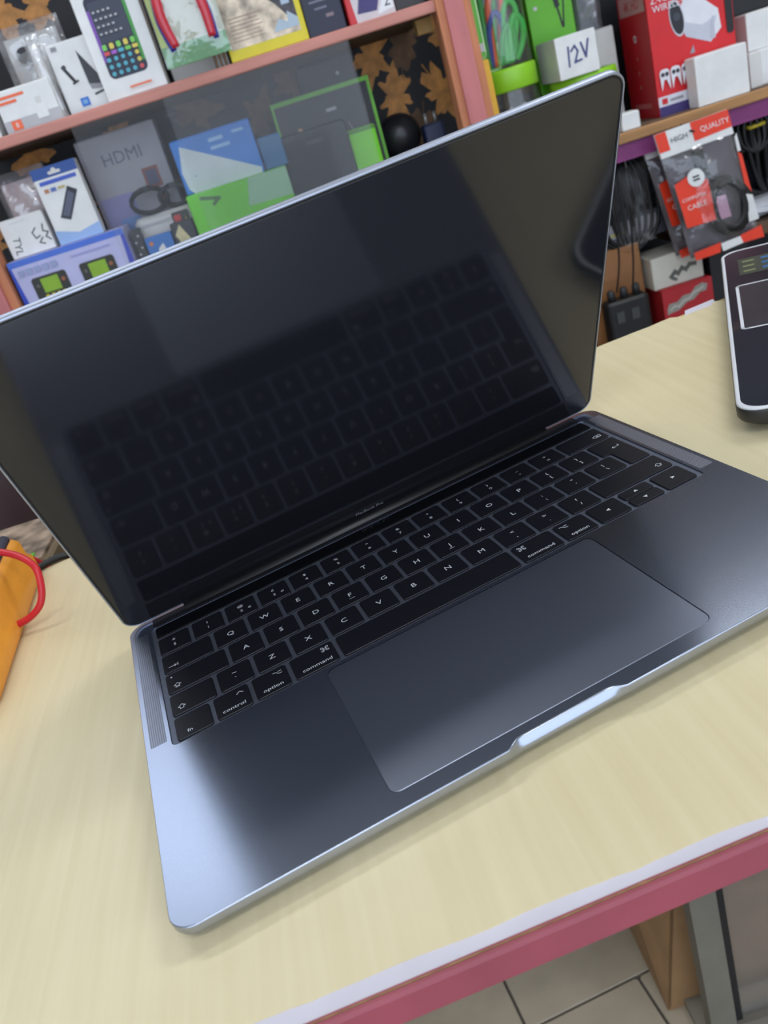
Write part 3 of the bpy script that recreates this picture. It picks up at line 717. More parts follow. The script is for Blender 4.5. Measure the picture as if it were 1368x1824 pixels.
t = carton('green_box', 'wide bright green box under the blue box with white kite', 'box', -.121, .024, ZL, 1.042, 1.268, .08, P(104, 206, 36))
face(t, 'printed_front', [('p', [(.55, .62), (1, .60), (1, 1), (.62, 1)], P(150, 196, 160)), ('s', [(.14, .92), (.30, .86), (.24, .80)], .05, P(60, 110, 40)), ('r', .12, .2, .5, .24, P(60, 140, 30))])
carton('teal_box', 'small teal box between the blue box and the black device', 'box', -.003, .030, 1.0425, 1.085, 1.30, .045, P(44, 110, 160))
t = carton('green_edged_box', 'large black box outlined in thin green lines behind the black device', 'box', .030, .180, ZL, 1.122, 1.375, .06, P(30, 30, 36))
E_ = P(110, 190, 50)
face(t, 'printed_outline', [('r', 0, .965, 1, 1, E_), ('r', .97, 0, 1, 1, E_), ('r', 0, 0, .025, 1, E_), ('r', .52, .82, .62, .845, LGREY), ('s', [(.70, .70), (.74, .60), (.70, .50)], .006, GREY), ('r', .2, .72, .24, .76, TAN)])
t = carton('lime_box', 'small lime green box right of the black device', 'box', .118, .165, ZL, 1.058, 1.325, .04, P(124, 224, 20))
face(t, 'printed_front', [('r', 0, .95, 1, 1, P(80, 150, 20)), ('c', .2, .5, .02, OFF)])
t = thing('router_box', 'black square device standing in front of the green-edged box', 'device', (.074, 1.322, ZL))
ls = [[(x, y, z) for x, z in rrect(-.050 + i, .050 - i, i, .128 - i, .006, 3)] for y, i in ((-.014, .002), (-.011, 0), (.011, 0), (.014, .002))]
B().loops(ls).build('case', t, mat((28, 30, 38), .5, var=.08))
for i in range(5): B().box(-.036, .036, -.0155, -.0139, .030 + i * .012, .034 + i * .012).build('vent_rib', t, mat((22, 23, 28), .5))
B().box(-.012, .012, -.0155, -.0139, .108, .113).build('badge', t, P(60, 62, 70))
t = carton('dark_lettered_box', 'dark box with faint pale lettering on the wall, above the green-edged box', 'box', .084, .172, ZL, 1.180 - .02, 1.445, .02, P(30, 30, 36))
face(t, 'printed_front', [('r', .30, .72, .60, .745, P(110, 110, 120)), ('r', .66, .62, .78, .78, P(80, 80, 90)), ('c', .70, .90, .012, OFF), ('r', .60, .62, .80, .64, P(150, 90, 110))])
# webcam-like ball and headset on the right of the lower board
t = thing('speaker_ball', 'round black desk speaker in the dark corner beside the pink post', 'speaker', (.208, 1.40, ZL))
B().lathe([(.022, 0), (.026, .006), (.012, .014), (.012, .05)], 20).build('stand', t, BLK)
B().lathe([(.032 * math.sin(math.pi * i / 12) + .001, .080 - .032 * math.cos(math.pi * i / 12)) for i in range(13)], 22).build('shell', t, mat((34, 34, 40), .35, var=.1))
t = thing('blue_charger', 'dark blue plug charger at the foot of the pink post', 'charger', (.252, 1.36, ZL))
B().rbox(-.016, .016, -.016, .016, 0, .085, .005, .003).build('body', t, mat((34, 44, 78), .4, var=.1))
for s in (-1, 1): B().tube([(s * .007, 0, .084), (s * .007, 0, .10)], .002, 8).build('pin', t, SILV)
# loose packs and coiled leads in the middle
packs = [('mouse_pack', 'blue pack with white mouse print in the heap of small packs', -.196, -.158, .058, 1.268, P(36, 110, 190), [('p', [(.3, .3), (.5, .2), (.7, .5), (.62, .8), (.4, .7)], WHT), ('p', [(.1, .1), (.5, .05), (.4, .3), (.15, .35)], BLK), ('c', .2, .85, .05, P(210, 120, 40))], 6),
         ('black_pack', 'black pack with cream print beside the blue mouse pack', -.156, -.124, .066, 1.270, P(26, 30, 40), [('p', [(.1, .75), (.4, .95), (.9, .4), (.6, .3)], P(206, 196, 150)), ('c', .4, .6, .1, P(190, 180, 140))], -7),
         ('yellow_red_pack', 'small dark pack with red and yellow print next to the green box', -.152, -.128, .078, 1.300, P(50, 52, 48), [('r', .1, .7, .5, .95, P(200, 50, 50)), ('p', [(.4, .5), (.8, .9), (.95, .5)], P(196, 186, 90))], 4),
         ('dotted_pack', 'narrow black dotted pack touching the lilac box', -.2125, -.1985, .074, 1.272, P(30, 30, 34), [('c', .3 + .4 * (i % 2), .1 + .11 * i, .02, LGREY) for i in range(8)], 0),
         ('orange_dark_pack', 'dark pack with orange dot low in the heap of small packs', -.208, -.166, .040, 1.300, P(36, 36, 50), [('c', .2, .8, .1, ORG)], 0)]
for nm, lab, x0, x1, h, y, m_, shp, ro in packs:
    t = carton(nm, lab, 'pack', x0, x1, ZL, ZL + h, y, .022, m_, flap=False); face(t, 'printed_front', shp)
t = thing('white_pouch', 'white rounded pouch lying below the black leads in the middle', 'pouch', (-.163, 1.318, ZL + .0))
B().rbox(-.045, .045, -.013, .013, 0, .083, .012, .006).build('pouch_body', t, OFF)
B().box(-.040, .040, -.0138, -.0128, .070, .074).build('seal', t, LGREY)
def coil(name, label, loc, rad, turns, r, m_, tilt=0, seed=0, group=None):
    t = thing(name, label, 'cable', loc, group=group)
    pts = []
    for i in range(turns * 14 + 1):
        a = 2 * math.pi * i / 14; q = noise.noise(Vector((i * .31, seed, 0)))
        pts.append((rad * (1 + .18 * q) * math.cos(a), -.006 + .012 * noise.noise(Vector((i * .2, seed + 5, 1))), rad * .62 * (1 + .2 * q) * math.sin(a) + rad * .75))
    B().tube(pts, r, 6).build('lead', t, m_)
    B().box(-.004, .004, -.014, .008, rad * 1.2, rad * 1.5).build('tie', t, mat((40, 40, 46), .5))
    return t
M_cable = mat((15, 15, 18), .45, var=.1)
coil('coiled_lead', 'coil of black cable on the white pouch, in front of the HDMI box', (-.175, 1.318, ZL + .083), .026, 4, .0028, M_cable, seed=2)
coil('coiled_lead', 'coil of black cable next to the blue box, above the white pouch', (-.137, 1.318, ZL + .083), .022, 4, .0028, M_cable, seed=9)

# ---- right bay, shelf at ZL
M_jar = film('clear_jar_plastic', gloss=.05, rough=.04, haze=.04, bump=.05, scale=30)
M_glid = mat((146, 208, 44), .35, var=.04)
def jar(name, label, x, y, z, r, h, lid=True, lidh=.029):
    t = thing(name, label, 'jar', (x, y, z))
    B().lathe([(r * .9, 0), (r * .96, .003), (r * .97, .01), (r * .97, h - .012), (r * .9, h - .004), (r * .9, h)], 32, caps=(True, False)).build('jar_body', t, M_jar)
    if lid:
        B().lathe([(r, h - .001), (r * 1.03, h + .001), (r * 1.03, h + lidh - .004), (r, h + lidh), (r * .86, h + lidh), (r * .84, h + lidh - .002), (0.001, h + lidh - .002)], 36).build('screw_lid', t, M_glid)
    return t
t = jar('green_lid_jar', 'clear jar with a lime green screw lid beside the pink post', .372, 1.335, ZL, .040, .096)
for i in range(4):
    B().tube(smooth_path([(.02 * math.cos(i * 1.7 + j * 1.1), .02 * math.sin(i * 1.7 + j * 1.1), .008 + j * .013) for j in range(6)], 4), .003, 6).build('contents', t, (OFF, GREY, DRK, SILV)[i])
t2 = jar('cable_jar', 'clear jar of green, orange and blue cables on top of the lime lid', .372, 1.335, ZL + .124, .039, .150, lid=False)
for i, (cx, cz, m_, w) in enumerate(((.012, .060, P(56, 190, 70), .0045), (.018, .040, P(56, 190, 70), .0045), (-.006, .075, P(226, 92, 50), .0045), (-.010, .050, P(40, 60, 150), .004), (.004, .030, P(44, 170, 60), .0045), (-.014, .095, P(44, 150, 60), .004))):
    pts = smooth_path([(cx - .012, -.014, .006), (cx - .010, -.020, cz), (cx, -.022, cz + .022), (cx + .010, -.020, cz + .012), (cx + .008, -.018, cz - .01), (cx - .004, -.012, .008)], 5)
    B().tube(pts, w, 8).build('cable', t2, m_)
for x, y, z0, lab in ((.349, 1.322, ZL + .1245, 'green phone case pack standing inside the cable jar'), (.3235, 1.272, 1.0925, 'green phone case pack on the yellow pack nearest the pink post')):
    t = thing('phone_case_pack', lab, 'pack', (x, y, z0))
    hw = .013 if z0 < 1.08 else .0075
    b = B(); b.loops([[(x_, y_, z_) for x_, z_ in rrect(-hw, hw, 0.0, .085, .006, 4)] for y_ in (-.004, .004)]); b.build('pack_body', t, P(84, 170, 40))
    b = B(); v2s, f2s = stroke(rrect(-hw + .0015, hw - .0015, .002, .083, .005, 4), .0012, True); b.add([(x_, -.0044, z_) for x_, z_ in v2s], f2s); b.build('printed_outline', t, P(206, 226, 190))
    B().box(-.004, .005, -.0046, -.004, .010, .020).build('printed_code', t, LGREY)
t = carton('yellow_strip_pack', 'thin yellow pack low beside the pink post', 'pack', .3185, .3290, ZL, 1.092, 1.258, .03, P(220, 170, 40))
t = jar('green_lid_jar', 'clear jar with lime green lid carrying the white 12V box', .476, 1.325, ZL, .047, .064, lidh=.024)
B().lathe([(.03, .004), (.034, .02), (.03, .045), (.01, .05)], 16).build('contents', t, P(70, 70, 74))
t = carton('white_box', 'white box hand-marked 12V standing on a lime green jar lid', 'box', .426, .484, ZL + .088, 1.090, 1.272, .085, WHT, bev=.0006)
face(t, 'handwriting', [('s', [(.27, .28), (.30, .72)], .05, P(50, 60, 120)), ('s', [(.36, .62), (.46, .72), (.52, .58), (.42, .34), (.58, .36)], .05, P(50, 60, 120)), ('s', [(.62, .74), (.70, .40), (.80, .78)], .05, P(50, 60, 120))])
t = carton('green_cable_box', 'green box picturing a black jack lead behind the 12V box', 'box', .432, .500, ZL, 1.20, 1.385, .04, P(108, 196, 40))
face(t, 'printed_front', [('s', [(.55, .98), (.62, .80), (.72, .62)], .012, BLK), ('s', [(.95, .96), (.84, .80), (.74, .62)], .010, BLK), ('s', [(.60, .86), (.66, .74)], .03, BLK), ('r', .10, .84, .40, .87, OFF), ('r', .14, .74, .22, .76, OFF)])
t = carton('white_stack_box', 'white carton behind the 12V box beside the red projector box', 'box', .500, .545, ZL, 1.086, 1.36, .06, OFF)
t = thing('grey_bag', 'crumpled grey plastic bag on the white carton left of the projector box', 'plastic bag', (.523, 1.392, 1.0865))
pouch(B(), .040, .080, .045, 31).build('film', t, M_filmh); B().box(-.014, .014, .0, .010, .0, .07).build('contents', t, P(120, 122, 134))
t = carton('projector_box', 'large red box printed with a white barrel projector, remote and gamepads', 'box', .568, .692, ZL, 1.125, 1.292, .098, P(212, 24, 32))
PW = P(226, 226, 234)
face(t, 'printed_front', [
    ('p', [(.30, .66), (.50, .86), (.82, .66), (.84, .52), (.70, .44), (.48, .55)], PW), ('p', [(.33, .66), (.62, .58), (.80, .62), (.70, .44), (.42, .53)], P(196, 198, 212)),
    ('p', [(.335 + .085 * math.cos(q) - .02 * math.sin(q), .68 + .135 * math.sin(q)) for q in [i * math.pi / 10 for i in range(20)]], P(206, 206, 216)),
    ('p', [(.335 + .075 * math.cos(q) - .02 * math.sin(q), .68 + .120 * math.sin(q)) for q in [i * math.pi / 10 for i in range(20)]], P(30, 30, 38)), ('c', .335, .69, .03, P(60, 62, 76)),
    ('p', [(.70, .46), (.76, .46), (.76, .62), (.74, .62)], P(190, 192, 206)), ('p', [(.44, .40), (.50, .40), (.49, .46)], P(150, 150, 160)),
    ('rr', .90, .46, .985, .83, .025, BLK), ('c', .942, .76, .022, DRK),
    ('t', '2.4G', .15, .855, .055, PW), ('t', 'WIRELESS', .27, .79, .050, PW), ('t', 'Professional', .74, .80, .032, PW),
    ('r', .0, .0, .36, .15, P(216, 216, 226)), ('r', .0, .0, .36, .075, P(60, 46, 110)), ('rr', .04, .09, .11, .135, .01, RED), ('r', .14, .10, .30, .12, GREY), ('r', .37, .06, .46, .15, P(40, 120, 50)), ('r', .37, .0, .46, .06, PW)] +
    [q for i in range(3) for q in (('rr', .05 + .13 * i, .27, .17 + .13 * i, .35, .03, PW), ('p', [(.05 + .13 * i, .30), (.06 + .13 * i, .19), (.095 + .13 * i, .27)], PW), ('p', [(.17 + .13 * i, .30), (.165 + .13 * i, .19), (.125 + .13 * i, .27)], PW), ('c', .085 + .13 * i, .31, .016, DRK), ('c', .135 + .13 * i, .31, .016, DRK))])
face(t, 'printed_side', [('r', 0, 0, 1, 1, P(190, 26, 36)), ('r', .05, .80, .95, .94, P(206, 150, 150)), ('t', '4K HD', .5, .87, .075, P(190, 26, 36)), ('c', .5, .62, .028, PW), ('c', .5, .62, .015, P(190, 26, 36)), ('c', .5, .47, .014, P(206, 120, 120)), ('c', .5, .36, .016, P(206, 120, 120)), ('c', .5, .25, .016, P(206, 120, 120)), ('r', .2, .08, .8, .12, P(206, 100, 100))], 'side', off=.0004)
carton('white_box', 'plain white box in front of the red projector box', 'box', .611, .688, ZL, 1.014, 1.258, .030, WHT, rotz=0)
carton('white_box', 'taller plain white box cut off by the right frame edge', 'box', .713, .790, .9965, 1.046, 1.30, .06, WHT)
carton('white_box', 'small white box under the taller one near the right frame edge', 'box', .7035, .722, ZL, .996, 1.283, .07, OFF)
carton('white_box', 'wide white box carrying the taller one at the right frame edge', 'box', .7225, .80, ZL, .996, 1.292, .07, WHT)
carton('white_box', 'flat little white box before the red projector box side', 'box', .497, .524, ZL, .972, 1.258, .03, WHT)
carton('dark_phone_box', 'black box standing behind the projector box at the right', 'box', .7045, .80, 1.047, 1.13, 1.33, .04, BLK)

# ---- hanging under the right shelf
M_orangered = mat((232, 60, 30), .4, var=.05)
def cable_bag(label, x, y, dx, rot, full):
    t = thing('cable_bag', label, 'plastic bag', (x, y, .750), group='bagged computer cables'); t.rotation_euler = (math.radians(-2), math.radians(rot), 0)
    w, h = .108, .188
    b = B(); b.box(-w / 2, w / 2, -.002, .002, h - .034, h); b.build('header_card', t, WHT)
    b = B().use(M_orangered)
    b.add([(-w / 2, -.0024, h - .026), (-w / 2 + .016, -.0024, h - .026), (-w / 2 + .016, -.0024, h), (-w / 2, -.0024, h)], [(0, 1, 2, 3)])
    b.add([(-.002, -.0024, h - .026), (w / 2, -.0024, h - .024), (w / 2, -.0024, h), (-.002, -.0024, h)], [(0, 1, 2, 3)])
    b.use(DRK); v2, f2, _ = text_mesh('HIGH'); b.add([(-.022 + px * .0075, -.0027, h - .014 + pz * .0075) for px, pz in v2], f2)
    b.use(WHT); v2, f2, _ = text_mesh('QUALITY'); b.add([(.031 + px * .0075, -.0027, h - .013 + pz * .0075) for px, pz in v2], f2)
    b.build('printed_header', t)
    # inner printed card: orange panel with lettering, orange corners
    b = B().use(M_orangered)
    b.add([(-w / 2 + .002, -.0135, .052), (-.008, -.0135, .050), (-.004, -.0135, .108), (-.030, -.0135, .122), (-w / 2 + .002, -.0135, .116)], [(0, 1, 2, 3, 4)])
    b.add([(-w / 2 + .002, -.011, .002), (-.014, -.011, .002), (-.010, -.011, .016), (-w / 2 + .002, -.011, .014)], [(0, 1, 2, 3)])
    b.add([(.022, -.011, .004), (w / 2, -.011, .002), (w / 2, -.011, .020), (.020, -.011, .016)], [(0, 1, 2, 3)])
    b.add([(w / 2 - .008, -.011, .085), (w / 2 - .001, -.011, .07), (w / 2 - .001, -.011, .125), (w / 2 - .006, -.011, .13)], [(0, 1, 2, 3)])
    b.use(WHT); b.add([(-.010, -.011, .002), (.022, -.011, .004), (.020, -.011, .015), (-.010, -.011, .014)], [(0, 1, 2, 3)])
    b.add([(w / 2 - .016, -.0112, .03), (w / 2 - .001, -.0112, .03), (w / 2 - .001, -.0112, .066), (w / 2 - .010, -.0112, .07)], [(0, 1, 2, 3)])
    b.add([(w / 2 - .006, -.0112, .13), (w / 2 - .001, -.0112, .13), (w / 2 - .001, -.0112, .155), (w / 2 - .005, -.0112, .15)], [(0, 1, 2, 3)])
    v2, f2, _ = text_mesh('COMPUTER'); b.add([(-.030 + px * .0050, -.0142, .091 + pz * .0050) for px, pz in v2], f2)
    v2, f2, _ = text_mesh('CABLE'); b.add([(-.029 + px * .0072, -.0142, .079 + pz * .0072) for px, pz in v2], f2)
    b.add([(-.020 + .0125 * math.cos(q), -.0146, .116 + .0125 * math.sin(q)) for q in [i * math.pi / 10 for i in range(20)]], [tuple(range(20))])
    b.use(DRK); b.add([(-.025, -.0150, .1165), (-.015, -.0150, .1165), (-.015, -.0150, .119), (-.025, -.0150, .119)], [(0, 1, 2, 3)]); b.add([(-.025, -.0150, .112), (-.015, -.0150, .112), (-.015, -.0150, .1145), (-.025, -.0150, .1145)], [(0, 1, 2, 3)])
    b.build('printed_panel', t)
    B().box(-w / 2 + .002, w / 2 - .002, .004, .005, .004, h - .03).build('inner_card', t, P(88, 82, 92))
    if full:
        for q in range(3):
            pts = [(.016 + (.030 - .005 * q) * math.cos(a) * (1 + .05 * q), -.006 - .002 * q, .062 + (.040 - .004 * q) * math.sin(a)) for a in [2 * math.pi * i / 22 + q for i in range(22)]]
            pts.append(pts[0]); B().tube(pts, .0042, 8).build('cable', t, M_cable)
        B().rbox(-.010, .004, -.008, .006, .120, .150, .003, .002).build('plug', t, BLK)
        B().tube(smooth_path([(-.003, -.004, .122), (.004, -.006, .108), (.018, -.006, .100)], 4), .004, 8).build('cable', t, M_cable)
        B().box(.004, .020, -.002, .0, .045, .078).build('label_card', t, P(206, 160, 186))
    pouch(B(), w, h - .03, .034, 40 + x * 10, 14, 22).build('film', t, M_film)
    B().tube([(-.004, -.012, h - .012), (-.004, .014, h - .008), (-.004, .028, h + .004)], .0016, 6).build('hook', t, BLK)
    for c in t.children:          # the filled bag sags to one side
        for v in c.data.vertices: v.co.x += (h - v.co.z) * .12
    return t
cable_bag('clear and orange cable bag with HIGH QUALITY header, the front one under the right shelf', .588, 1.222, 0, -2.0, True)
cable_bag('orange cable bag mostly hidden behind the front HIGH QUALITY bag', .585, 1.264, 0, -2.5, False)

def hanging(name, label, x, y, ztop, L, w, n, seed, tie=None, r=.003):
    t = thing(name, label, 'cable', (x, y, ztop))
    for i in range(n):
        o = (i - (n - 1) / 2) * w / n
        q = noise.noise(Vector((seed, i * .7, 0)))
        pts = smooth_path([(o * .3, .0, 0), (o - .4 * w, -.004 * i, -L * .3), (o - .3 * w + .01 * q, -.003, -L * .8), (o * .2, -.004, -L * (1 + .06 * q)), (o + .35 * w, -.002, -L * .8), (o + .35 * w, .003, -L * .3), (o * .3 + .003, .003, 0)], 5)
        B().tube(pts, r, 6).build('lead', t, M_cable)
    if tie: B().tube([(-.010, -.012, -L * .42), (.010, -.012, -L * .40), (.012, .006, -L * .40), (-.010, .006, -L * .42), (-.010, -.012, -L * .42)], .003, 6).build('tie', t, tie)
    B().tube([(.0015, .0, -.004), (.0015, .0, .012)], .0015, 6).build('nail', t, SILV)
    return t
hanging('hanging_leads', 'bunch of black leads with a yellow tie hanging right of the orange bags', .702, 1.285, .9245, .060, .030, 4, 3, P(196, 176, 50))
hanging('hanging_leads', 'long bundle of black leads hanging just right of the laptop lid', .500, 1.30, .9245, .150, .06, 6, 8)
hanging('hanging_leads', 'black leads hanging between the lid-side bundle and the orange bags', .538, 1.35, .9245, .095, .05, 5, 12)
hanging('hanging_leads', 'thick dark leads hanging low at the right frame edge', .745, 1.33, .9245, .14, .07, 6, 16, r=.005)
t = thing('lead_bag', 'clear bag over the black leads beside the laptop lid', 'plastic bag', (.503, 1.282, .785)); pouch(B(), .060, .115, .03, 55).build('film', t, film('thin_clear_bag', gloss=.0, rough=.15, haze=.015, bump=.6, ior=1.3)); B().tube([(0, 0, .113), (0, .004, .150)], .001, 5).build('hook', t, SILV)
t = carton('black_speaker_box', 'dark box on the middle right shelf behind the orange bags', 'box', .650, .760, .762, .845, 1.345, .07, P(40, 38, 52))
t = thing('white_sack', 'white plastic sack lying at the shelf edge by the right frame edge', 'plastic bag', (.722, 1.315, .762))
b = pouch(B(), .12, .030, .08, 61); b.build('sack', t, P(196, 198, 206))
t = carton('grey_label_box', 'grey box with a pale label lying on the brown cardboard box beside the lid', 'box', .460, .566, .787, .826, 1.300, .06, P(70, 70, 80))
face(t, 'printed_front', [('r', .05, .30, .80, .85, P(150, 148, 152)), ('r', .1, .4, .3, .5, P(180, 170, 80))])
# ---- lowest right board
t = carton('cardboard_box', 'tall brown cardboard box on the lowest right shelf beside the lid', 'box', .420, .5095, .640, .786, 1.295, .09, P(150, 102, 60))
B().box(-.043, .043, -.0468, -.0448, .10, .1455).build('open_flap', t, P(150, 102, 60))
t = carton('white_brand_box', 'off-white box with dark slanted lettering on top of the red box', 'box', .515, .596, .7085, .757, 1.272, .07, P(206, 202, 190))
face(t, 'printed_front', [('s', [(.36, .30), (.44, .42), (.50, .34), (.58, .48), (.66, .40), (.74, .52), (.84, .50)], .13, P(96, 94, 90)), ('s', [(.38, .24), (.44, .18)], .1, P(96, 94, 90))])
t = carton('red_brand_box', 'red box with a silver lettering band under the off-white box', 'box', .521, .603, .640, .708, 1.262, .08, P(176, 34, 42))
face(t, 'printed_front', [('p', [(.06, .42), (.16, .44), (.30, .46), (.46, .58), (.60, .60), (.74, .72), (.86, .72), (.90, .86), (.80, .92), (.66, .88), (.56, .76), (.40, .76), (.28, .66), (.12, .66), (.07, .56)], P(150, 146, 138)), ('s', [(.14, .52), (.22, .58), (.30, .54), (.40, .64), (.52, .66), (.62, .76), (.72, .78), (.80, .82)], .04, P(190, 188, 180))])
carton('black_box', 'black box right of the red and off-white boxes', 'box', .606, .668, .640, .742, 1.270, .06, P(24, 24, 28))
# power strip hanging with thin leads just behind the counter
t = thing('plug_adapter', 'black multi-plug adapter in front of the brown cardboard box', 'adapter', (.462, 1.262, .640))
B().rbox(-.034, .034, -.016, .016, 0, .078, .008, .004).build('body', t, mat((18, 19, 21), .5, var=.1))
for i in range(3): B().lathe([(.006, .078), (.006, .090), (.004, .094)], 12, -.020 + i * .020, 0).build('socket', t, mat((36, 38, 40), .5))
for i in range(2): B().box(-.022 + i * .024, -.010 + i * .024, -.0175, -.0155, .045, .062).build('switch', t, P(60, 62, 60))
t = thing('thin_leads', 'pair of thin black leads running down to the plug adapter', 'cable', (.462, 1.262, .73))
for i in range(2):
    B().tube(smooth_path([(-.010 + i * .026, 0, -.001), (-.002 + i * .022, -.010, .05), (.000 + i * .022, -.012, .12), (.002 + i * .02, .02, .19)], 5), .0014, 6).build('lead', t, M_cable)

# ------------------------------------------------------------------ on and behind the counter
# dark slab device on the right of the counter
ANG = -38.3
M_slab = mat((34, 37, 48), .22, var=.08, scale=30, coat=.3)
M_slabside = mat((44, 42, 42), .45, var=.1)
M_rim = mat((214, 216, 222), .35, var=.03)
t = thing('glass_top_device', 'slim dark navy glass-topped device with silver rim at the right of the counter', 'device', matrix=on_counter(337, 128, TOP, ANG))
LW, LL = 235, 296
ls = [[(x, y, z) for x, y in rrect(i, LW - i, i, LL - i, 12, 6)] for z, i in ((4, 5), (7, 1), (9, 0), (14, 0), (15.5, .5))]
b = B(k); b.smooth = True; b.loops(ls); b.smooth = False; b.build('case', t, M_slabside)
ls = [[(x, y, z) for x, y in rrect(i, LW - i, i, LL - i, 12, 6)] for z, i in ((15.2, .4), (16.0, .6), (16.35, 1.2), (16.35, 2.6), (16.0, 2.9))]
b = B(k); b.smooth = True; b.loops(ls); b.smooth = False; b.build('rim', t, M_rim)
b = B(k); b.loops([[(x, y, z) for x, y in rrect(2, LW - 2, 2, LL - 2, 11, 6)] for z in (15.6, 16.15)]); b.build('glass_top', t, M_slab)
v2 = rrect(9, 104, 118, 205, 3, 4); vs2, fs2 = stroke(v2, 2.0, True)
b = B(k); b.loops([[(x, y, z) for x, y in rrect(9.4, 103.6, 118.4, 204.6, 3, 4)] for z in (16.1, 16.3)]); o = b.build('touch_pad', t, mat((52, 50, 56), .3, var=.2, scale=80))
b = B(k); b.add([(x, y, 16.42) for x, y in vs2], fs2); b.build('pad_border', o, M_rim)
b = B(k).use(P(60, 66, 54)); b.add([(12, 228, 16.3), (50, 228, 16.3), (50, 268, 16.3), (12, 268, 16.3)], [(0, 1, 2, 3)])
b.use(P(50, 100, 150))
for i in range(3): b.add([(28, 234 + i * 12, 16.4), (44, 234 + i * 12, 16.4), (44, 239 + i * 12, 16.4), (28, 239 + i * 12, 16.4)], [(0, 1, 2, 3)])
b.use(P(120, 128, 90))
for i in range(3): b.add([(15, 234 + i * 12, 16.4), (23, 234 + i * 12, 16.4), (23, 238 + i * 12, 16.4), (15, 238 + i * 12, 16.4)], [(0, 1, 2, 3)])
b.add([(53, 246, 16.4), (62, 246, 16.4), (62, 270, 16.4), (53, 270, 16.4)], [(0, 1, 2, 3)])
b.use(P(210, 70, 40)); b.add([(56, 228, 16.4), (64, 228, 16.4), (64, 236, 16.4), (56, 236, 16.4)], [(0, 1, 2, 3)]); b.build('sticker', t)
b = B(k)
for ch, px_ in (('Y', 28), ('O', 46)):
    v2, f2, _ = text_mesh(ch); b.add([(px_ + a * 9, 22 + c * 9, 16.3) for a, c in v2], f2)
b.build('printed_name', t, P(150, 152, 156))
for fx, fy in ((22, 22), (LW - 22, 22), (22, 150), (LW - 22, 120)): B(k).lathe([(9, 0), (9, 4), (8, 5)], 16, fx, fy).build('foot', t, M_gasket)

# orange multimeter on the left
M_orange = mat((238, 158, 52), .45, var=.06, scale=60)
M_meterface = mat((52, 50, 66), .4, var=.1)
t = thing('multimeter', 'orange cased multimeter with dark face at the left frame edge', 'multimeter', matrix=on_counter(-116, 314, TOP, -7))
ls = [[(x, y, z) for x, y in rrect(-47 + i, 47 - i, -92 + i, 94 - i, 16, 6)] for z, i in ((0, 3), (3, .6), (6, 0), (16, 0), (18, 2.2), (30, 2.2), (34, 5), (35, 8))]
b = B(k); b.smooth = True; b.loops(ls); b.smooth = False; b.build('holster', t, M_orange)
b = B(k); b.rbox(-40, 40, -84, 86, 33, 38, 9, 1.5, 5); b.build('face_plate', t, M_meterface)
b = B(k); b.rbox(-28, 28, 34, 72, 38, 38.6, 3, .2, 3); b.build('display', t, mat((110, 118, 100), .2, var=.05))
b = B(k); b.lathe([(20, 38), (19, 43), (6, 44), (5, 48), (.5, 48)], 24, 0, -4); b.build('dial', t, BLK)
for x in (-20, 0, 20):
    b = B(k); b.lathe([(6, 38), (6, 40), (3, 40)], 16, x, -62); b.build('jack', t, BLK)
M_redlead = mat((200, 32, 44), .35, var=.05)
t = thing('test_lead', 'red test lead curling over the top of the orange multimeter', 'cable', matrix=on_counter(0, 0, 0))
b = B(k); b.tube(smooth_path([(-150, 330, 36), (-115, 345, 36), (-84, 346, 40), (-60, 332, 34), (-46, 314, 26), (-46, 306, 15), (-52, 302, 4), (-64, 303, -2), (-80, 306, -3)], 7), 2.3, 10); b.build('lead', t, M_redlead)
b = B(k); b.tube(smooth_path([(-150, 400, 24), (-110, 420, 22), (-84, 428, 6), (-66, 436, -24), (-60, 440, -60)], 6), 2.6, 10); b.build('lead', t, M_redlead)
t = thing('black_lead', 'short black lead lying along the counter back edge behind the laptop', 'cable', matrix=on_counter(0, 0, TOP))
b = B(k); b.tube(smooth_path([(-72, 394, 3), (-60, 399, 3), (-46, 402, 2.5), (-30, 401, -4), (-14, 405, -24)], 6), 2.6, 8); b.build('lead', t, M_cable)
# carton with torn marbled paper and green tape behind the counter
t = carton('tall_carton', 'tall carton with torn brown and white paper top and green tape behind the counter', 'box', -.450, -.262, 0.0, .838, .632, .10, P(120, 104, 80))
M_marble = mat((150, 130, 112), .7, var=.75, scale=45, bump=.3)
B().box(-.090, .088, -.048, .048, .8382, .8415).build('torn_paper', t, M_marble)
B().box(-.088, .080, -.050, -.036, .8400, .8425).build('tape', t, P(96, 190, 50))
# chair back
t = thing('shop_chair', 'dark brown padded chair back behind the counter at the left edge', 'chair', (-.545, .93, 0))
M_ch = mat((58, 36, 38), .5, var=.15, scale=20)
ls = [[(x, y, z) for x, z in rrect(-.20 + i, .20 - i, .50 + i, .93 - i, .07, 6)] for y, i in ((-.03, .02), (-.022, .004), (-.01, 0), (.02, 0), (.03, .02))]
b = B(); b.smooth = True; b.loops(ls); b.smooth = False; b.build('backrest', t, M_ch)
b = B(); b.rbox(-.20, .20, -.19, .04, .42, .49, .05, .02, 5); b.build('seat', t, M_ch)
for sx in (-1, 1):
    for y in (-.16, .02): B().tube([(sx * .18, y, 0), (sx * .17, y, .43)], .014, 10).build('leg', t, mat((40, 38, 38), .4))
    B().tube([(sx * .15, .05, .44), (sx * .15, .012, .62)], .012, 10).build('back_support', t, mat((40, 38, 38), .4))

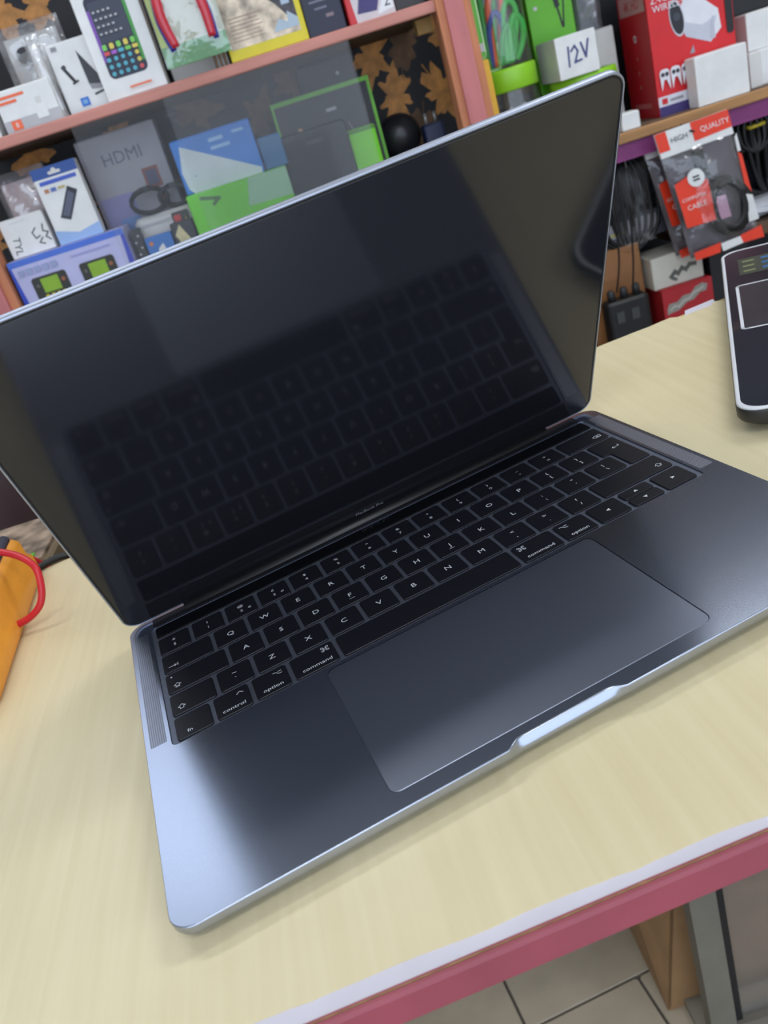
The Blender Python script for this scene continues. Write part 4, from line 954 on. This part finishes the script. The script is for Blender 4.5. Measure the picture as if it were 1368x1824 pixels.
# ------------------------------------------------------------------ below the counter on the right
t = thing('floor_partition', 'grey-framed glass partition standing on the floor below the counter at right', 'partition', (.185, .60, 0))
M_cab = mat((112, 107, 96), .55, var=.1, scale=20)
for x in (0, .56): B().box(x, x + .030, 0, .022, 0, .70).build('post', t, M_cab)
B().box(.030, .040, .006, .018, .03, .67).build('rubber_seal', t, BLK)
B().box(.030, .56, .001, .021, .67, .70).build('rail', t, M_cab)
B().box(.030, .56, .001, .021, 0, .03).build('rail', t, M_cab)
B().box(.030, .56, .001, .021, .30, .315).build('rail', t, M_cab)
B().box(.040, .56, .009, .013, .03, .67).build('glass', t, film('cabinet_glass', gloss=.06, rough=.05, haze=.16, bump=.02, hazecol=(.30, .29, .28)))
o = B().lathe([(.006, 0), (.008, .002), (.002, .004)], 12).build('screw', t, BLK)
o.location = (.013, -.0005, .285); o.rotation_euler = (math.pi / 2, 0, 0)
for x in (0, .56): B().box(x - .01, x + .04, -.03, .06, 0, .012).build('foot', t, M_cab)
t = thing('floor_carton', 'brown cardboard carton with torn open flaps on the floor below the counter', 'box', (.235, .745, 0), 0)
M_card = mat((146, 112, 76), .8, var=.12, scale=25)
w_, d_, h_ = .082, .085, .235
def top(x, y): return (x + .034, y * .95) if x < 0 and y < 0 else (x, y)      # the near corner is pushed in
def wall_panel(a, b_, za, zb):
    (x0_, y0_), (x1_, y1_) = a, b_
    dx, dy = x1_ - x0_, y1_ - y0_; q = math.hypot(dx, dy); nx_, ny_ = -dy / q * .004, dx / q * .004
    B().loops([[(x0_, y0_, 0.004), (x1_, y1_, 0.004), top(x1_, y1_) + (zb,), top(x0_, y0_) + (za,)], [(x0_ + nx_, y0_ + ny_, 0.004), (x1_ + nx_, y1_ + ny_, 0.004), (top(x1_, y1_)[0] + nx_, top(x1_, y1_)[1] + ny_, zb), (top(x0_, y0_)[0] + nx_, top(x0_, y0_)[1] + ny_, za)]]).build('side_panel', t, M_card)
wall_panel((-w_, -d_), (w_, -d_), .205, h_); wall_panel((-w_, d_), (-w_, -d_), h_ + .03, .205); wall_panel((w_, d_), (-w_, d_), h_, h_); wall_panel((w_, -d_), (w_, d_), h_, h_)
B().box(-w_, w_, -d_, d_, 0, .004).build('bottom_panel', t, M_card)
B().loops([[(-w_ + .034, -d_ * .95, .20), (-w_ + .09, -d_, .215), (-w_ + .085, -d_ - .02, .255), (-w_ + .03, -d_ - .02, .235)], [(-w_ + .034, -d_ * .95 + .003, .202), (-w_ + .09, -d_ + .003, .217), (-w_ + .085, -d_ - .017, .257), (-w_ + .03, -d_ - .017, .237)]]).build('open_flap', t, M_card)
B().loops([[(-w_, d_ * .9, h_ + .02), (-w_, -d_ * .2, h_ - .01), (-w_ - .02, -d_ * .1, h_ + .05), (-w_ - .025, d_ * .8, h_ + .09)], [(-w_ + .003, d_ * .9, h_ + .022), (-w_ + .003, -d_ * .2, h_ - .008), (-w_ - .017, -d_ * .1, h_ + .052), (-w_ - .022, d_ * .8, h_ + .092)]]).build('open_flap', t, M_card)

# ------------------------------------------------------------------ lamps of the room and an added wall tube (tube housings; the lamps themselves are set at the top)
M_tube = bpy.data.materials.new('lit_tube'); M_tube.use_nodes = True
nb = M_tube.node_tree.nodes['Principled BSDF']; nb.inputs['Emission Color'].default_value = (.92, .97, 1, 1); nb.inputs['Emission Strength'].default_value = 6
for nm, lab, loc, rx in (('tube_light', 'ceiling tube light above the shelving', (-.55, 1.0, 2.6), 0), ('tube_light', 'ceiling tube light to the right', (1.25, .7, 2.6), 0), ('tube_light', 'ceiling tube light above the shop front', (.1, -.9, 2.6), 0)):
    t = thing(nm, lab, 'lamp', loc)
    B().box(-.62, .62, -.025, .025, -.04, 0).build('housing', t, WHT)
    B().tube([(-.6, 0, -.07), (.6, 0, -.07)], .014, 12).build('tube', t, M_tube)
    for s in (-.6, .6): B().box(s - .012, s + .012, -.016, .016, -.09, -.04).build('holder', t, WHT)
t = thing('tube_light', 'added wall tube light, out of view above the shelving', 'lamp', (.75, 1.47, 2.08))  # made-up fixture that holds the added wall lamp
B().box(-.62, .62, -.045, 0, -.02, .03).build('housing', t, WHT)
B().tube([(-.6, -.07, 0), (.6, -.07, 0)], .014, 12).build('tube', t, M_tube)
for s in (-.6, .6): B().box(s - .012, s + .012, -.088, -.045, -.016, .016).build('holder', t, WHT)
